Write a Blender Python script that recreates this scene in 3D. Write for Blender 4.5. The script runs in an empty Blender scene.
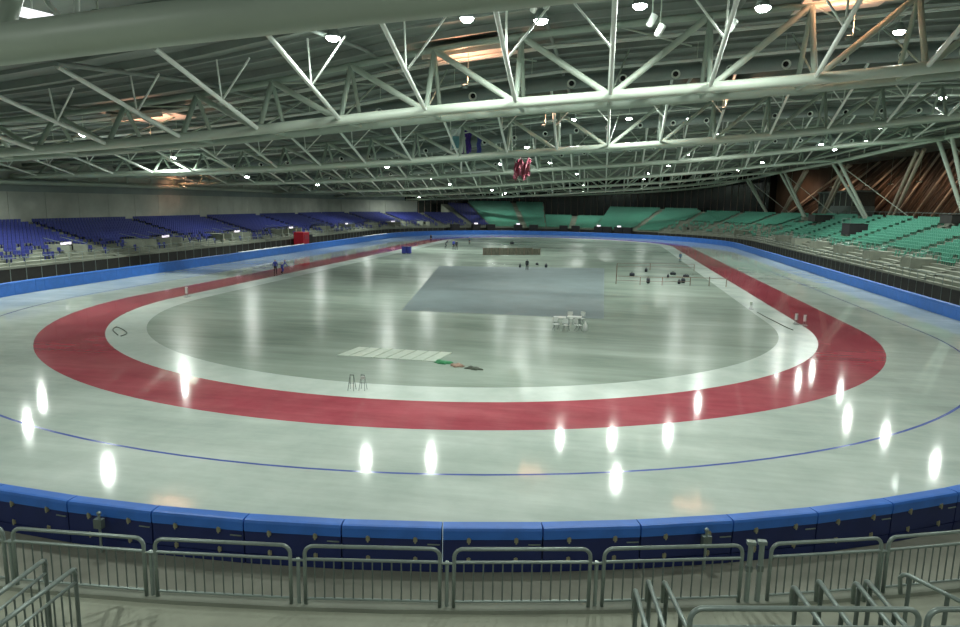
import bpy, bmesh, math, random
import numpy as np
from mathutils import Matrix, Vector
random.seed(7)
SC = bpy.context.scene
COL = SC.collection
PI = math.pi

# ------------------------------------------------------------------ camera
CX, CY, CZ = 11.924, -59.44, 9.607
YAW, PITCH, ROLL, FPX = -0.177, 0.1617, 0.0196, 677.48
cy_, sy_, cp_, sp_, cr_, sr_ = (math.cos(YAW), math.sin(YAW), math.cos(PITCH),
                                math.sin(PITCH), math.cos(ROLL), math.sin(ROLL))
FWD = Vector((sy_ * cp_, cy_ * cp_, -sp_))
RGT0 = Vector((cy_, -sy_, 0)); UP0 = Vector((sy_ * sp_, cy_ * sp_, cp_))
RGT = RGT0 * cr_ + UP0 * sr_; UP = UP0 * cr_ - RGT0 * sr_
cam = bpy.data.cameras.new('camera'); camo = bpy.data.objects.new('camera', cam); COL.objects.link(camo)
cam.sensor_width = 36; cam.lens = FPX / 960 * 36; cam.clip_end = 900; cam.clip_start = 0.1
M = Matrix.Identity(4)
for i in range(3):
    M[i][0], M[i][1], M[i][2] = RGT[i], UP[i], -FWD[i]
M[0][3], M[1][3], M[2][3] = CX, CY, CZ
camo.matrix_world = M
SC.camera = camo

def hit(px, py, ax, val):
    d = FWD + RGT * ((px - 480) / FPX) + UP * (-(py - 313.5) / FPX)
    o = Vector((CX, CY, CZ)); i = 'xyz'.index(ax)
    return o + d * ((val - o[i]) / d[i])

def pix(p):
    d = Vector(p) - Vector((CX, CY, CZ)); w = d.dot(FWD)
    if w < 0.5: return None
    return 480 + FPX * d.dot(RGT) / w, 313.5 - FPX * d.dot(UP) / w, w

# ------------------------------------------------------------------ world, exposure
wd = bpy.data.worlds.new('night'); SC.world = wd; wd.use_nodes = True
wd.node_tree.nodes['Background'].inputs[0].default_value = (0.05, 0.07, 0.09, 1)
wd.node_tree.nodes['Background'].inputs[1].default_value = 0.4
SC.view_settings.view_transform = 'Standard'
SC.view_settings.look = 'None'
SC.view_settings.exposure = 0.52
SC.view_settings.gamma = 1.0
SC.view_settings.use_curve_mapping = False
LAMP_W = 980.0
LAMP_C = (0.94, 1.0, 0.93)

# ------------------------------------------------------------------ materials
def mat(name, col, rough=0.6, metal=0.0, var=0.0, scale=3.0, bump=0.0, emit=None, spec=0.5,
        col2=None, stretch=None, rvar=0.0, coat=0.0):
    m = bpy.data.materials.new(name); m.use_nodes = True
    nt = m.node_tree; b = nt.nodes['Principled BSDF']
    b.inputs['Base Color'].default_value = (*col, 1)
    b.inputs['Roughness'].default_value = rough
    b.inputs['Metallic'].default_value = metal
    b.inputs['Specular IOR Level'].default_value = spec
    if coat: b.inputs['Coat Weight'].default_value = coat
    if var or col2 or bump or rvar:
        tc = nt.nodes.new('ShaderNodeTexCoord'); mp = nt.nodes.new('ShaderNodeMapping')
        nt.links.new(tc.outputs['Object'], mp.inputs[0])
        if stretch: mp.inputs['Scale'].default_value = stretch
        nz = nt.nodes.new('ShaderNodeTexNoise'); nz.inputs['Scale'].default_value = scale
        nz.inputs['Detail'].default_value = 6; nz.inputs['Roughness'].default_value = 0.62
        nt.links.new(mp.outputs[0], nz.inputs[0])
        rp = nt.nodes.new('ShaderNodeValToRGB')
        c2 = col2 or tuple(min(1, c * (1 + var)) for c in col)
        c1 = col if col2 else tuple(c * (1 - var) for c in col)
        rp.color_ramp.elements[0].position = 0.3; rp.color_ramp.elements[1].position = 0.7
        rp.color_ramp.elements[0].color = (*c1, 1); rp.color_ramp.elements[1].color = (*c2, 1)
        nt.links.new(nz.outputs[0], rp.inputs[0]); nt.links.new(rp.outputs[0], b.inputs['Base Color'])
        if rvar:
            mr = nt.nodes.new('ShaderNodeMapRange')
            mr.inputs[3].default_value = rough - rvar; mr.inputs[4].default_value = rough + rvar
            nt.links.new(nz.outputs[0], mr.inputs[0]); nt.links.new(mr.outputs[0], b.inputs['Roughness'])
        if bump:
            bp = nt.nodes.new('ShaderNodeBump'); bp.inputs['Strength'].default_value = bump
            bp.inputs['Distance'].default_value = 0.02
            nt.links.new(nz.outputs[0], bp.inputs['Height']); nt.links.new(bp.outputs[0], b.inputs['Normal'])
    if emit:
        b.inputs['Emission Color'].default_value = (*emit[0], 1)
        b.inputs['Emission Strength'].default_value = emit[1]
    return m

ICE = mat('ice_white', (0.40, 0.475, 0.425), 0.07, col2=(0.58, 0.65, 0.595), scale=0.22, rvar=0.03, spec=0.6)
ICE_RED = mat('ice_red', (0.34, 0.055, 0.08), 0.07, col2=(0.47, 0.11, 0.135), scale=0.25, rvar=0.03, spec=0.6)
ICE_BLUE = mat('ice_blue_line', (0.10, 0.14, 0.42), 0.12, var=0.15, scale=2)
def streaks(m, amt, dirs):
    nt = m.node_tree; b = nt.nodes['Principled BSDF']; src = b.inputs['Base Color'].links[0].from_socket
    for ang_, sx, sy, sc in dirs:
        tc = nt.nodes.new('ShaderNodeTexCoord'); mp = nt.nodes.new('ShaderNodeMapping'); nz = nt.nodes.new('ShaderNodeTexNoise')
        mp.inputs['Rotation'].default_value = (0, 0, ang_); mp.inputs['Scale'].default_value = (sx, sy, 1)
        nz.inputs['Scale'].default_value = sc; nz.inputs['Detail'].default_value = 8; nz.inputs['Roughness'].default_value = 0.7
        rp = nt.nodes.new('ShaderNodeMapRange'); rp.inputs[1].default_value = 0.35; rp.inputs[2].default_value = 0.65
        rp.inputs[3].default_value = 1 - amt; rp.inputs[4].default_value = 1 + amt
        mx = nt.nodes.new('ShaderNodeVectorMath'); mx.operation = 'SCALE'
        nt.links.new(tc.outputs['Object'], mp.inputs[0]); nt.links.new(mp.outputs[0], nz.inputs[0]); nt.links.new(nz.outputs[0], rp.inputs[0])
        nt.links.new(src, mx.inputs[0]); nt.links.new(rp.outputs[0], mx.inputs['Scale']); src = mx.outputs[0]
    nt.links.new(src, b.inputs['Base Color'])
streaks(ICE, 0.05, [(0.3, 0.12, 0.9, 1.0), (1.1, 0.1, 1.0, 1.1), (-0.9, 0.05, 1.0, 0.6)]); streaks(ICE_RED, 0.09, [(0.3, 0.12, 0.9, 1.0), (-0.8, 0.1, 1.0, 1.2)])
APRON = mat('apron_ice', (0.44, 0.52, 0.47), 0.2, col2=(0.60, 0.67, 0.62), scale=0.35, rvar=0.05)
INFIELD = mat('infield_concrete', (0.185, 0.235, 0.195), 0.25, col2=(0.32, 0.385, 0.33), scale=0.11, rvar=0.05, spec=0.22,
              stretch=(0.6, 1.6, 1))
streaks(INFIELD, 0.10, [(0.05, 0.08, 1.0, 0.8), (1.5, 0.06, 0.8, 0.7)])
CARPET = mat('grey_flooring', (0.15, 0.19, 0.195), 0.6, var=0.12, scale=0.3, spec=0.1)
DARKMAT = mat('brown_net', (0.13, 0.125, 0.10), 1.0, var=0.35, scale=1.4, stretch=(4, 0.2, 1), spec=0.0)
PALEBOARD = mat('pale_board', (0.40, 0.47, 0.39), 0.4, var=0.12, scale=2)
CONC = mat('concrete', (0.21, 0.23, 0.185), 0.8, var=0.2, scale=0.6, bump=0.15)
CONC_D = mat('corridor_concrete', (0.20, 0.205, 0.165), 0.8, var=0.22, scale=0.5)
PLAT = mat('platform_concrete', (0.33, 0.35, 0.275), 0.8, var=0.16, scale=0.9, bump=0.1)
WALLP = mat('wall_panel', (0.46, 0.49, 0.43), 0.8, var=0.16, scale=0.25)
STEEL = mat('painted_steel', (0.50, 0.58, 0.49), 0.42, var=0.06, scale=0.5)
STEEL_D = mat('greenish_steel', (0.34, 0.42, 0.35), 0.45, var=0.08, scale=0.6)
STEEL_W = mat('white_steel', (0.72, 0.78, 0.72), 0.4, var=0.05, scale=1)
DECK = mat('roof_deck', (0.10, 0.125, 0.115), 0.75, col2=(0.31, 0.36, 0.325), scale=0.12, stretch=(0.25, 2.2, 1))
PURL = mat('purlin', (0.25, 0.29, 0.26), 0.6, var=0.15, scale=0.5)
PANEL = mat('pale_ceiling_panel', (0.66, 0.62, 0.55), 0.6, var=0.06, scale=1)
DUCT = mat('duct_metal', (0.24, 0.29, 0.27), 0.45, var=0.12, scale=0.4)
BLACK = mat('black_matt', (0.012, 0.012, 0.014), 0.7, var=0.2)
DARK = mat('dark_panel', (0.02, 0.02, 0.018), 0.6, var=0.3, scale=1)
GLASSD = mat('night_glass', (0.010, 0.013, 0.012), 0.18, var=0.2)
MULL = mat('mullion', (0.16, 0.11, 0.08), 0.5, var=0.1)
BROWN = mat('brown_facade', (0.085, 0.055, 0.035), 0.6, var=0.35, scale=0.5, stretch=(1, 1, 0.2))
STEEL_WARM = mat('warm_lit_steel', (0.50, 0.42, 0.33), 0.5, var=0.08)  # steel with the warm light falling on it put into the colour
PAD = mat('pad_blue', (0.035, 0.16, 0.58), 0.45, var=0.12, scale=1.2)
PADN = mat('pad_navy', (0.010, 0.020, 0.105), 0.55, var=0.15, scale=1.5)
BRASS = mat('buckle', (0.34, 0.33, 0.22), 0.4, metal=0.3, var=0.1)
GALV = mat('galvanised_tube', (0.26, 0.315, 0.29), 0.38, metal=0.45, var=0.12, scale=6)
GALVD = mat('dark_galvanised_tube', (0.15, 0.185, 0.17), 0.42, metal=0.4, var=0.12, scale=6)
SEATB = mat('blue_seat', (0.035, 0.047, 0.23), 0.5, var=0.1)
SEATG = mat('green_seat', (0.09, 0.31, 0.225), 0.5, var=0.1)
RED = mat('red_board', (0.50, 0.01, 0.03), 0.5, var=0.08)
WHITE = mat('white_plastic', (0.60, 0.63, 0.60), 0.5, var=0.04)
SNOW = mat('snow', (0.85, 0.88, 0.9), 0.9, var=0.05)
PURPLE = mat('purple_cloth', (0.09, 0.05, 0.30), 0.8, var=0.2)
TEAL = mat('teal_cloth', (0.20, 0.42, 0.48), 0.8, var=0.2)
BLUEC = mat('blue_cloth', (0.08, 0.10, 0.38), 0.8, var=0.2)
REDC = mat('red_cloth', (0.45, 0.03, 0.10), 0.8, col2=(0.6, 0.3, 0.35), scale=1.1)
GREENC = mat('green_tarp', (0.03, 0.20, 0.08), 0.7, var=0.3)
BROWNC = mat('brown_tarp', (0.28, 0.19, 0.14), 0.8, var=0.3)
OLIVE = mat('dark_olive_tarp', (0.05, 0.065, 0.045), 0.8, var=0.3)
SKIN = mat('skin', (0.50, 0.30, 0.22), 0.6, var=0.05)
CLOTHD = mat('dark_clothing', (0.02, 0.025, 0.035), 0.8, var=0.2)
CLOTHB = mat('blue_clothing', (0.035, 0.05, 0.30), 0.7, var=0.15)
CLOTHG = mat('grey_blue_clothing', (0.09, 0.16, 0.22), 0.7, var=0.15)
LENS = mat('lamp_lens', (0.9, 0.9, 0.9), 0.3, emit=((0.90, 1.0, 0.93), 40))
SIGNLIT = mat('lit_sign', (0.9, 0.85, 0.95), 0.4, emit=((0.95, 0.85, 1.0), 0.8))
WARMLENS = mat('warm_lens', (0.9, 0.7, 0.5), 0.3, emit=((1.0, 0.62, 0.42), 6))

# ------------------------------------------------------------------ builders
WM = {}                                     # world matrix of every parent
def link(o, parent=None, world=None):
    COL.objects.link(o)
    world = world or Matrix.Identity(4)
    if parent is not None:
        o.parent = parent
        o.matrix_local = WM[parent.name].inverted() @ world
    else:
        o.matrix_world = world
    WM[o.name] = world
    return o

def tag(o, label=None, cat=None, group=None, kind=None):
    if label: o['label'] = label
    if cat: o['category'] = cat
    if group: o['group'] = group
    if kind: o['kind'] = kind
    return o

def empty(name, loc, label=None, cat=None, group=None, rz=0, kind=None):
    o = bpy.data.objects.new(name, None); o.empty_display_size = 0.2
    link(o, None, Matrix.Translation(Vector(loc)) @ Matrix.Rotation(rz, 4, 'Z'))
    return tag(o, label, cat, group, kind)

class MB:
    def __init__(s): s.v = []; s.f = []; s.m = []; s.mi = 0; s.sm = []
    def quad(s, a, b, c, d):
        n = len(s.v); s.v += [tuple(a), tuple(b), tuple(c), tuple(d)]; s.f.append((n, n + 1, n + 2, n + 3)); s.m.append(s.mi); s.sm.append(False)
    def box(s, x0, x1, y0, y1, z0, z1, T=None):
        n = len(s.v)
        vs = [(x, y, z) for z in (z0, z1) for x, y in ((x0, y0), (x1, y0), (x1, y1), (x0, y1))]
        if T is not None: vs = [tuple(T @ Vector(q)) for q in vs]
        s.v += vs
        for q in ((0, 3, 2, 1), (4, 5, 6, 7), (0, 1, 5, 4), (1, 2, 6, 5), (2, 3, 7, 6), (3, 0, 4, 7)):
            s.f.append(tuple(n + i for i in q)); s.m.append(s.mi); s.sm.append(False)
    def tube(s, pts, r, sides=8, closed=False, caps=True):
        pts = [Vector(p) for p in pts]; k = len(pts); rs = r if isinstance(r, (list, tuple)) else [r] * k
        n0 = len(s.v); ref = None
        for i, p in enumerate(pts):
            if closed: t = pts[(i + 1) % k] - pts[i - 1]
            else: t = pts[min(i + 1, k - 1)] - pts[max(i - 1, 0)]
            t.normalize()
            if ref is None:
                ref = Vector((0, 0, 1)) if abs(t.z) < 0.9 else Vector((1, 0, 0))
            a = (ref - t * ref.dot(t)); a.normalize(); b = t.cross(a); ref = a
            for j in range(sides):
                w = 2 * PI * j / sides
                s.v.append(tuple(p + (a * math.cos(w) + b * math.sin(w)) * rs[i]))
        rng = k if closed else k - 1
        for i in range(rng):
            for j in range(sides):
                A = n0 + i * sides; B = n0 + ((i + 1) % k) * sides; q = (j + 1) % sides
                s.f.append((A + j, A + q, B + q, B + j)); s.m.append(s.mi); s.sm.append(True)
        if not closed and caps:
            s.f.append(tuple(n0 + j for j in range(sides))[::-1]); s.m.append(s.mi); s.sm.append(False)
            s.f.append(tuple(n0 + (k - 1) * sides + j for j in range(sides))); s.m.append(s.mi); s.sm.append(False)
    def lathe(s, prof, T=None, sides=12):
        n0 = len(s.v); k = len(prof)
        for r, z in prof:
            for j in range(sides):
                w = 2 * PI * j / sides; q = Vector((r * math.cos(w), r * math.sin(w), z))
                s.v.append(tuple(T @ q if T is not None else q))
        for i in range(k - 1):
            for j in range(sides):
                A = n0 + i * sides; B = A + sides; q = (j + 1) % sides
                s.f.append((A + j, A + q, B + q, B + j)); s.m.append(s.mi); s.sm.append(True)
        s.f.append(tuple(n0 + j for j in range(sides))[::-1]); s.m.append(s.mi); s.sm.append(False)
        s.f.append(tuple(n0 + (k - 1) * sides + j for j in range(sides))); s.m.append(s.mi); s.sm.append(False)
    def mesh(s, name, mats):
        me = bpy.data.meshes.new(name); me.from_pydata(s.v, [], s.f)
        for m in (mats if isinstance(mats, (list, tuple)) else [mats]): me.materials.append(m)
        me.polygons.foreach_set('material_index', s.m)
        me.polygons.foreach_set('use_smooth', s.sm)
        me.update(); return me
    def build(s, name, mats, parent=None, world=None, **kw):
        o = bpy.data.objects.new(name, s.mesh(name, mats)); link(o, parent, world)
        if kw: tag(o, **kw)
        return o

def inst(name, me, parent=None, world=None):
    return link(bpy.data.objects.new(name, me), parent, world)

_cyl = {}
def rod(name, a, b, r, m, parent, sides=8):
    """a straight round bar: shares one unit cylinder per material"""
    key = (m.name, sides)
    if key not in _cyl:
        q = MB(); q.tube([(0, 0, 0), (0, 0, 1)], 1.0, sides); _cyl[key] = q.mesh('bar_' + m.name, m)
    a = Vector(a); b = Vector(b); d = b - a
    rot = d.to_track_quat('Z', 'Y').to_matrix().to_4x4()
    W = Matrix.Translation(a) @ rot @ Matrix.Diagonal((r, r, d.length, 1))
    return inst(name, _cyl[key], parent, W)

def struct(name, mb, m, **kw):
    return mb.build(name, m, kind='structure', **kw)

def T3(x, y, z, rz=0): return Matrix.Translation((x, y, z)) @ Matrix.Rotation(rz, 4, 'Z')

# ------------------------------------------------------------------ the oval
L = 112.0
R_RI, R_RO, R_BL, R_PAD, R_IN = 28.66, 32.82, 37.63, 43.68, 26.0
def oval(R, n=72):
    pts = [(R * math.cos(PI + PI * i / n), R * math.sin(PI + PI * i / n)) for i in range(n + 1)]
    pts += [(R * math.cos(PI * i / n), L + R * math.sin(PI * i / n)) for i in range(n + 1)]
    return pts
def ring(name, R0, R1, m, z=0.0, n=72):
    a, b = oval(R0, n), oval(R1, n); q = MB(); k = len(a)
    for i in range(k):
        j = (i + 1) % k
        q.quad((*a[i], z), (*b[i], z), (*b[j], z), (*a[j], z))
    return struct(name, q, m)
q = MB(); pts = oval(R_IN); n0 = 0
q.v = [(x, y, 0) for x, y in pts]; q.f = [tuple(range(len(pts)))]; q.m = [0]; q.sm = [False]
struct('floor_infield', q, INFIELD)
ring('floor_apron', R_IN, R_RI, APRON)
ring('floor_warm_up_lane', R_RI, R_RO, ICE_RED)
ring('floor_ice_track', R_RO, R_PAD + 0.3, ICE)
ring('trim_1', R_BL - 0.07, R_BL + 0.07, ICE_BLUE, 0.004)
q = MB(); a, b = oval(R_PAD + 0.3), oval(52.0)
for i in range(len(a)):
    j = (i + 1) % len(a); q.quad((*a[i], -0.01), (*b[i], -0.01), (*b[j], -0.01), (*a[j], -0.01))
struct('floor_corridor', q, CONC_D)
# worn patches, floor coverings inside the oval
q = MB(); cv = [(-5.5, -1.8), (12.3, -1.2), (12.3, 47), (-12.5, 41)]; q.quad(*[(x, y, 0.012) for x, y in cv])
for (x0, y0), (x1, y1) in zip(cv, cv[1:] + cv[:1]): q.quad((x0, y0, 0), (x1, y1, 0), (x1, y1, 0.012), (x0, y0, 0.012))
struct('floor_grey_covering', q, CARPET)

# ------------------------------------------------------------------ roof shape
PX = [-80, -63, -37, -22, -11, 0, 11, 20, 28, 37, 45, 59, 84]
PZ = [11.6, 11.8, 12.65, 13.45, 14.05, 15.0, 15.75, 16.4, 17.0, 18.0, 19.0, 20.2, 21.0]
PY = [-95, -49.5, -18.4, 16.6, 51.6, 86.6, 121.6, 156.6, 192]
PD = [-4.6, -3.12, 0, 0, 0, -0.7, -1.2, -1.9, -2.7]
DX = [-80, -63, -40, -20, -10, 0, 8, 30, 45, 60, 84]
DD = [1.4, 1.5, 2.2, 2.7, 3.2, 3.9, 4.3, 4.3, 3.2, 1.6, 1.2]
def zl(x, y):                                   # the near end dips a little more on the low left side
    return float(np.interp(x, PX, PZ) + np.interp(y, PY, PD) - 0.7 * np.interp(x, [-40, -26, 0], [1, 1, 0]) * np.interp(y, [-18.4, 8], [1, 0]))
def zt(x, y): return zl(x, y) + float(np.interp(x, DX, DD))
def zd(x, y): return zt(x, y) + 0.9

xs = [-66 + 4 * i for i in range(38)]; ys = [-84 + 6 * i for i in range(47)]
q = MB()
for i in range(len(xs) - 1):
    for j in range(len(ys) - 1):
        c = [(x, y, zd(x, y)) for x, y in ((xs[i], ys[j]), (xs[i], ys[j + 1]), (xs[i + 1], ys[j + 1]), (xs[i + 1], ys[j]))]
        q.quad(*c)
ceil = struct('ceiling', q, DECK)
yy = -34.0; k = 0
while yy < 184:
    big = (k % 3 == 0)
    q = MB(); h = 0.42 if big else 0.2; w = 0.16 if big else 0.09
    xr = [-63 + 3.0 * i for i in range(46)]
    for a, b in zip(xr[:-1], xr[1:]):
        za, zb = zd(a, yy) - 0.02, zd(b, yy) - 0.02
        q.quad((a, yy - w, za - h), (b, yy - w, zb - h), (b, yy - w, zb), (a, yy - w, za))
        q.quad((a, yy + w, za - h), (a, yy + w, za), (b, yy + w, zb), (b, yy + w, zb - h))
        q.quad((a, yy - w, za - h), (a, yy + w, za - h), (b, yy + w, zb - h), (b, yy - w, zb - h))
    q.build('purlin', PURL, ceil); yy += 2.9; k += 1
for x in range(-58, 72, 11):
    q = MB(); yr = [-30 + 6 * i for i in range(36)]
    q.tube([(x, y, zd(x, y) - 0.5) for y in yr], 0.14, 5); q.build('rib', PURL, ceil)

# ------------------------------------------------------------------ trusses
PITCHX = 5.45
def arcx(y):                                   # half-extent of the roof on the right
    return float(np.interp(y, [16.6, 51.6, 86.6, 121.6, 156.6], [62, 59.75, 56.0, 54.5, 53.3]))
def truss(Y, label, x0, x1, rl=0.31, rt=0.2, near=True, far=True, sec=True, twin=True):
    t = empty('roof_truss', (x0, Y, zl(x0, Y)), label, 'roof truss', 'roof trusses')
    nodes = []; x = CX
    while x - PITCHX > x0: x -= PITCHX
    while x < x1 - 1.0: nodes.append(x); x += PITCHX
    xs_ = [x0] + [a for a in np.arange(x0 + 3, x1 - 1, 3)] + [x1]
    # smooth chord line
    def sm(x, f): return sum(f(x + d, Y) for d in (-6, -3, 0, 3, 6)) / 5 if x0 + 7 < x < x1 - 7 else f(x, Y)
    q = MB(); q.tube([(a, Y, sm(a, zl)) for a in xs_], rl, 12); q.build('lower_chord', STEEL, t)
    YT = Y + 1.9
    if twin: q = MB(); q.tube([(a, Y + 3.8, sm(a, zl) + 0.05) for a in xs_], rl * 0.85, 12); q.build('lower_chord', STEEL_D, t)
    q = MB(); q.tube([(a, YT, sm(a, zt)) for a in xs_], rt, 8); q.build('top_chord', STEEL_D, t)
    for i, a in enumerate(nodes):
        lo = Vector((a, Y, sm(a, zl))); s = -1 if a < CX - 1 else 1
        hi = Vector((a, YT, sm(a, zt)))
        rod('post', lo, hi, 0.17, STEEL_D, t)
        if twin: rod('post', lo + Vector((0, 3.8, 0.05)), hi, 0.14, STEEL_D, t)
        if twin: rod('cross_tube', lo, lo + Vector((0, 3.8, 0.05)), 0.12, STEEL_D, t)
        b = a + s * PITCHX
        if x0 < b < x1: rod('diagonal', lo, (b, YT, sm(b, zt)), 0.19, STEEL, t)
        if abs(a - CX) < 1 and x0 < a - PITCHX: rod('diagonal', lo, (a - PITCHX, YT, sm(a - PITCHX, zt)), 0.19, STEEL, t)
        if near:
            yn = Y - 10; kn = Vector((a, yn, zd(a, yn) - 0.3))
            rod('knee_strut', lo, kn, 0.13, STEEL_W, t)
            if sec:
                mid = lo.lerp(kn, 0.42)
                rod('brace', mid, (a, mid.y - 0.4, zd(a, mid.y) - 0.3), 0.055, STEEL_W, t, 6)
                rod('brace', mid, (a + 2.6 * (1 if a < CX else -1), mid.y - 1.5, zd(a, mid.y) - 0.5), 0.06, STEEL_W, t, 6)
        if far:
            yf = Y + 11; kf = Vector((a + 1.2 * s, yf, zd(a, yf) - 0.3))
            rod('tie_rod', lo, kf, 0.06, STEEL, t, 6)
    # top plane bracing
    for i in range(0, len(nodes) - 1, 2):
        a, b = nodes[i], nodes[i + 1]
        rod('tie_rod', (a, YT, zt(a, YT)), (b, YT + 9, zd(b, YT + 9) - 0.6), 0.06, STEEL, t, 6)
    return t
t1 = truss(-49.5, 'thick pale green tube truss crossing right above the near stand railing', -40, 60, rl=0.325, near=False, far=False, twin=False)
truss(-18.4, 'pale steel tube truss spanning over the near curve of the red lane', -57, 66)
truss(16.6, 'pale steel tube truss with hanging flags directly behind its chord', -62.8, 64)
truss(51.6, 'pale steel tube truss ending at the strut pair beside the dark facade corner', -62.8, 59.75)
truss(86.6, 'distant pale tube truss ending at the struts beside the glazed booth', -62.8, 56.0, sec=False)
truss(121.6, 'distant pale tube truss ending at the struts left of the booth', -62.0, 54.5, sec=False)
truss(156.6, 'farthest pale tube truss, over the far curve and its green seats', -52, 53.3, sec=False, far=False)

rod('diagonal', hit(2, 32, 'y', -49.5), hit(24, -40, 'y', -48.2), 0.16, STEEL, t1, 10)
rod('brace', hit(64, 22, 'y', -49.2), hit(36, -12, 'y', -47.5), 0.045, STEEL_W, t1, 6)
rod('brace', hit(77, 20, 'y', -49.2), hit(77, -20, 'y', -47.5), 0.045, STEEL_W, t1, 6)
p0, p1 = hit(10, 9, 'y', -44), hit(52, 19, 'y', -42)
t = empty('batten_lamp', p0, 'glowing white tube lamp above the thick near truss chord', 'lamp')
rod('tube', p0, p1, 0.13, mat('tube_lamp', (0.9, 0.9, 0.9), 0.4, emit=((0.95, 0.95, 1.0), 1.0)), t, 8)
rod('hanger', p0.lerp(p1, 0.5), (*p0.lerp(p1, 0.5)[:2], zd(*p0.lerp(p1, 0.5)[:2]) - 0.05), 0.03, STEEL, t, 6)

# eave beam around the edge of the roof
EA = [(64.5, -10, 20.3), (64, 16.6, 20.4), (59.75, 51.6, 20.2), (56, 86.6, 18.9), (54.5, 121.6, 18.6), (53.3, 156.6, 18.0),
      (46, 171, 16.4), (33, 179, 14.9), (15, 184, 13.7), (-5, 185, 12.7), (-25, 181, 12.0), (-44, 171, 11.6), (-56, 155, 11.4), (-62.4, 125, 11.4),
      (-62.7, 86, 11.35), (-62.7, 50, 11.3), (-62.7, 14, 11.1), (-62.7, -20, 10.9)]
def smooth_path(P, n=4):
    out = []
    for i in range(len(P) - 1):
        p0, p1, p2, p3 = (Vector(P[max(i - 1, 0)]), Vector(P[i]), Vector(P[i + 1]), Vector(P[min(i + 2, len(P) - 1)]))
        for k in range(n):
            t = k / n
            out.append(0.5 * ((2 * p1) + (p2 - p0) * t + (2 * p0 - 5 * p1 + 4 * p2 - p3) * t * t + (3 * p1 - p0 - 3 * p2 + p3) * t ** 3))
    return out + [Vector(P[-1])]
eave = smooth_path(EA, 6)
t = empty('eave_beam', EA[2], 'pale curved eave beam running round the roof edge above the struts', 'beam')
q = MB(); q.tube(eave, 0.34, 10); q.build('edge_tube', STEEL, t)
q = MB(); q.tube([p + Vector((0, 0, 1.5)) for p in eave], 0.22, 8); q.build('edge_tube', STEEL, t)
for i in range(2, len(eave) - 1, 1):
    rod('edge_post', eave[i], eave[i] + Vector((0, 0, 1.5)), 0.12, STEEL, t)

# ------------------------------------------------------------------ raking struts on the right
SN = [((64, 16.6, 20.4), (67.5, 16.6, 8.2), 'beside the highest rows of green seats'), ((59.75, 51.6, 20.2), (64.2, 51.6, 8.2), 'in front of the brown facade'),
      ((56, 86.6, 18.9), (63.0, 86.6, 7.4), 'beside the black platform in the green stand'),
      ((54.5, 121.6, 18.6), (60.8, 121.6, 7.5), 'left of the glazed booth'), ((53.3, 156.6, 18.0), (59.8, 156.6, 7.8), 'against the black far wall')]
PXS = {51.6: ((921, 150), (889, 221)), 86.6: ((846, 166), (822, 217)), 121.6: ((806, 171), (783, 213))}
for a, b, w in SN:
    t = empty('raking_column', b, 'slanted steel tube column ' + w, 'column', 'raking columns under the eave beam')
    for d in (-2.0, 2.0):
        rod('strut', Vector(a) + Vector((0, d, 0)), Vector(b) + Vector((0, d * 0.25, 0)), 0.30, STEEL, t, 10)
    q = MB(); q.box(-0.6, 0.6, -0.9, 0.9, -0.5, 0.25, T3(*b)); q.build('foot', CONC, t)
    if b[1] in PXS:
        (u0, v0), (u1, v1) = PXS[b[1]]
        for d in (-1.2, 1.2): rod('strut', hit(u0, v0, 'x', a[0] + 3) + Vector((0, d, 0)), hit(u1, v1, 'x', b[0] + 3) + Vector((0, d, 0)), 0.32, STEEL_WARM, t, 10)
    rod('stay_rod', a, (b[0] + 4, b[1] - 9, 8.4), 0.07, STEEL, t, 6)

# ------------------------------------------------------------------ bowl path: left straight, far curve, right straight
def bp(u, R):
    if u <= 112: return (-R, u)
    if u <= 292:
        th = math.radians(180 - (u - 112)); return (R * math.cos(th), L + R * math.sin(th))
    return (R, L - (u - 292))
def bdir(u):                                     # unit vector pointing from the seats to the ice
    if u <= 112: return (1, 0)
    if u <= 292:
        th = math.radians(180 - (u - 112)); return (-math.cos(th), -math.sin(th))
    return (-1, 0)
def usteps(u0, u1, st=4.0):
    k = max(1, int(math.ceil((u1 - u0) / st))); return [u0 + (u1 - u0) * i / k for i in range(k + 1)]
def stand(name, u0, u1, Rf, Rb, z0, z1, n, back=None):
    q = MB(); us = usteps(u0, u1); dR = (Rb - Rf) / n; dz = (z1 - z0) / n
    for a, b in zip(us[:-1], us[1:]):
        for i in range(n):
            r0, r1 = Rf + dR * i, Rf + dR * (i + 1); z = z0 + dz * i
            q.quad((*bp(a, r0), z), (*bp(b, r0), z), (*bp(b, r1), z), (*bp(a, r1), z))
            if i < n: q.quad((*bp(a, r1), z), (*bp(b, r1), z), (*bp(b, r1), z + dz), (*bp(a, r1), z + dz))
        q.quad((*bp(a, Rf), 0), (*bp(b, Rf), 0), (*bp(b, Rf), z0), (*bp(a, Rf), z0))
        if back:
            q.quad((*bp(a, Rb), z1), (*bp(b, Rb), z1), (*bp(b, back), z1), (*bp(a, back), z1))
    for u in (u0, u1):                           # closed ends
        for i in range(n):
            r0, r1 = Rf + dR * i, Rf + dR * (i + 1); z = z0 + dz * i
            q.quad((*bp(u, r0), 0), (*bp(u, r1), 0), (*bp(u, r1), z), (*bp(u, r0), z))
    return struct(name, q, CONC)

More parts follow.
